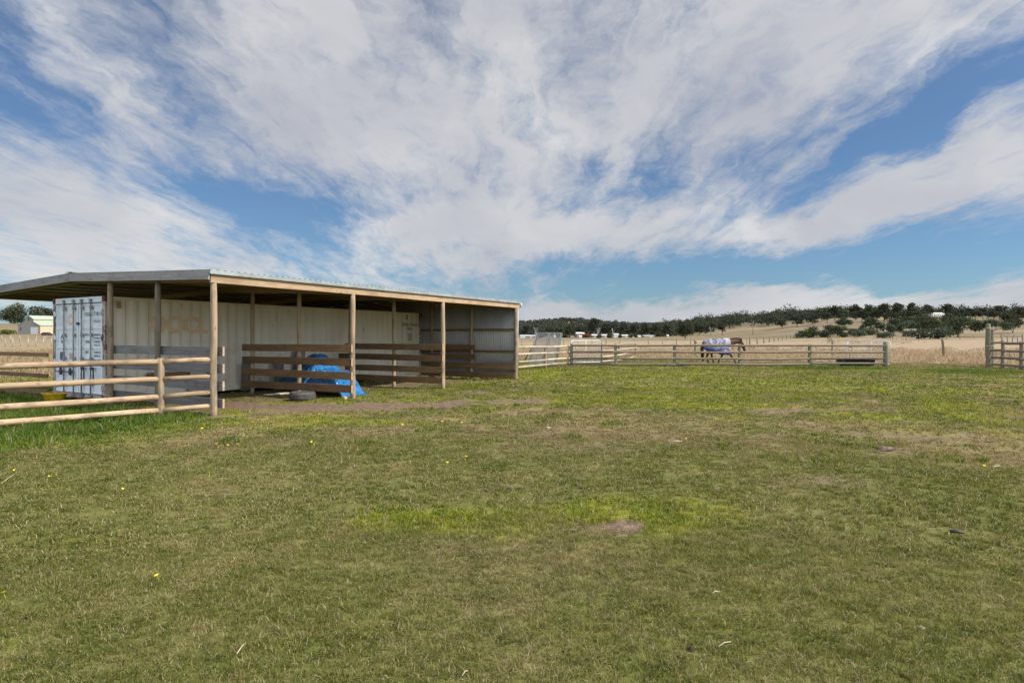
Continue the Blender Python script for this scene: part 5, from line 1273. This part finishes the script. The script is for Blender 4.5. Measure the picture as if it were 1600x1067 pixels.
BL = [ # px, py, rx, ry, tilt (deg, ccw), weight
 (980, 110, 640, 250, 5, .55), (640, 250, 380, 120, -38, .40), (90, 330, 360, 130, -14, .62), (640, 385, 260, 60, 12, .55), (430, 140, 140, 120, -50, .25), (230, 190, 200, 90, -35, .30), (110, 60, 160, 60, -40, .22),
 (1320, 338, 390, 36, 9, .95), (1530, 235, 190, 55, 14, .52), (1250, 484, 800, 34, 1.5, 1.15), (900, 372, 160, 30, 10, .55), (250, 425, 260, 40, -8, .35), (1300, 60, 420, 110, 8, .35), (700, 455, 200, 30, 0, .25), (870, 150, 110, 230, 12, .16), (1070, 410, 60, 14, 8, .35), (1250, 410, 30, 14, 40, .3), (640, 130, 300, 60, -42, .2),
 (30, 130, 130, 75, -35, -.50), (290, 165, 120, 46, -42, -.50), (400, 345, 230, 48, -22, -.66), (170, 260, 120, 40, -30, -.22), (1120, 422, 480, 36, 3, -.95), (1500, 165, 230, 42, 20, -.80), (1080, 265, 240, 60, 6, -.36), (1400, 215, 170, 45, 25, -.45), (560, 115, 70, 42, -25, -.22), (1480, 415, 220, 30, 4, -.6), (480, 330, 110, 50, -5, -.32), (1330, 160, 260, 40, 14, -.15), (1420, 285, 150, 16, 12, -.35), (1480, 120, 180, 20, 12, -.12), (900, 300, 120, 30, 5, -.2)]
acc = None
for (px, py, rx_, ry_, ti, wt) in BL:
    a0, e0_ = ae(px, py); mp = nt.nodes.new('ShaderNodeMapping'); mp.vector_type = 'TEXTURE'
    k = math.cos(a0) ** 1.2
    mp.inputs['Location'].default_value = (a0, e0_, 0); mp.inputs['Rotation'].default_value = (0, 0, R(ti)); mp.inputs['Scale'].default_value = (rx_ / F * k * 1.25, ry_ / F * k * 1.25, 1)
    nt.links.new(WAE, mp.inputs['Vector']); gt = nt.nodes.new('ShaderNodeTexGradient'); gt.gradient_type = 'SPHERICAL'; nt.links.new(mp.outputs[0], gt.inputs['Vector'])
    s_ = math_(nt, 'SMOOTH_MIN', gt.outputs['Fac'], .9); s_.node.inputs[2].default_value = .3
    acc = math_(nt, 'MULTIPLY', s_, wt * 1.25) if acc is None else math_(nt, 'ADD', acc, math_(nt, 'MULTIPLY', s_, wt * 1.25))
# streaks: a flat cloud sheet overhead, stretched along the wind
inv = math_(nt, 'DIVIDE', 1.0, math_(nt, 'ADD', math_(nt, 'MAXIMUM', sx.outputs['Z'], 0.0), .10))
pl = nt.nodes.new('ShaderNodeVectorMath'); pl.operation = 'SCALE'; nt.links.new(nrm.outputs[0], pl.inputs[0]); nt.links.new(inv, pl.inputs['Scale'])
pw = nt.nodes.new('ShaderNodeVectorMath'); pw.operation = 'MULTIPLY_ADD'; nt.links.new(wn.outputs['Color'], pw.inputs[0]); pw.inputs[1].default_value = (.34, .34, 0); nt.links.new(pl.outputs[0], pw.inputs[2])
s1 = noise(nt, mapping(nt, pw.outputs[0], (2.3, .75, 1), (0, 0, R(-9))), 1.3, 9, .62, .4)
s2 = noise(nt, mapping(nt, pw.outputs[0], (4.2, 1.0, 1), (0, 0, R(6))), 2.2, 8, .66, .6)
s3 = noise(nt, mapping(nt, WAE, (1, 1.8, 1), (0, 0, R(12))), 11, 8, .66)
tex = math_(nt, 'ADD', math_(nt, 'ADD', math_(nt, 'MULTIPLY', s1, .75), math_(nt, 'MULTIPLY', s2, .50)), math_(nt, 'MULTIPLY', s3, .40))
dens = math_(nt, 'ADD', math_(nt, 'ADD', acc, math_(nt, 'MULTIPLY', math_(nt, 'SUBTRACT', tex, .825), 3.1)), .33)
mr = nt.nodes.new('ShaderNodeMapRange'); mr.interpolation_type = 'SMOOTHSTEP'; mr.inputs['From Min'].default_value = -.22; mr.inputs['From Max'].default_value = 1.25; mr.inputs['To Max'].default_value = .96; mr.inputs['To Min'].default_value = .06; nt.links.new(dens, mr.inputs['Value'])
opac = mr.outputs[0]
shade = noise(nt, mapping(nt, WAE, (1, 1.4, 1)), 3.2, 4, .5)
cc = ramp(nt, shade, [(.3, (.29 / STR, .30 / STR, .34 / STR)), (.52, (.385 / STR, .39 / STR, .405 / STR)), (.7, (.48 / STR, .48 / STR, .48 / STR))])
skyc = mix(nt, 1.0, sky.outputs[0], (.265, .385, .49), 'MULTIPLY')
# unseen cloud round the sun and behind the viewer, brightened as added fill light
dt = nt.nodes.new('ShaderNodeVectorMath'); dt.operation = 'DOT_PRODUCT'; nt.links.new(nrm.outputs[0], dt.inputs[0]); dt.inputs[1].default_value = (math.sin(SUN_AZ) * math.cos(SUN_EL), math.cos(SUN_AZ) * math.cos(SUN_EL), math.sin(SUN_EL))
gl = math_(nt, 'MULTIPLY', math_(nt, 'POWER', math_(nt, 'MAXIMUM', dt.outputs['Value'], 0.0), 8.0), 2.5)
bk = nt.nodes.new('ShaderNodeMapRange'); bk.interpolation_type = 'SMOOTHSTEP'; bk.inputs['From Min'].default_value = .62; bk.inputs['From Max'].default_value = -.1; bk.inputs['To Min'].default_value = 1.0; bk.inputs['To Max'].default_value = 5.0; nt.links.new(sx.outputs['Y'], bk.inputs['Value'])
sc2 = nt.nodes.new('ShaderNodeVectorMath'); sc2.operation = 'SCALE'; nt.links.new(cc, sc2.inputs[0]); nt.links.new(math_(nt, 'ADD', bk.outputs[0], gl), sc2.inputs['Scale'])
fin = mix(nt, opac, skyc, sc2.outputs[0])
nt.links.new(fin, bg.inputs['Color'])
ld = bpy.data.lights.new('sun', 'SUN'); ld.energy = 3.4; ld.angle = R(.9); ld.color = (1, .93, .82)
so_ = bpy.data.objects.new('sun', ld); COL.objects.link(so_)
sd = Vector((math.sin(SUN_AZ) * math.cos(SUN_EL), math.cos(SUN_AZ) * math.cos(SUN_EL), math.sin(SUN_EL)))
so_.rotation_euler = sd.to_track_quat('Z', 'Y').to_euler(); so_.location = sd * 60
cd = bpy.data.cameras.new('camera'); cam = bpy.data.objects.new('camera', cd); COL.objects.link(cam); scene.camera = cam
cd.sensor_width = 36; cd.lens = F / 1600 * 36; cd.clip_end = 9000; cd.clip_start = .05; cd.shift_y = -(533.5 - HY) / 1600
cam.location = (0, 0, H); cam.rotation_euler = (R(90), 0, 0)
scene.view_settings.view_transform = 'Standard'; scene.view_settings.look = 'None'; scene.view_settings.exposure = .7; scene.view_settings.gamma = 1
scene.cycles.max_bounces = 6; scene.cycles.diffuse_bounces = 3; scene.cycles.use_denoising = True
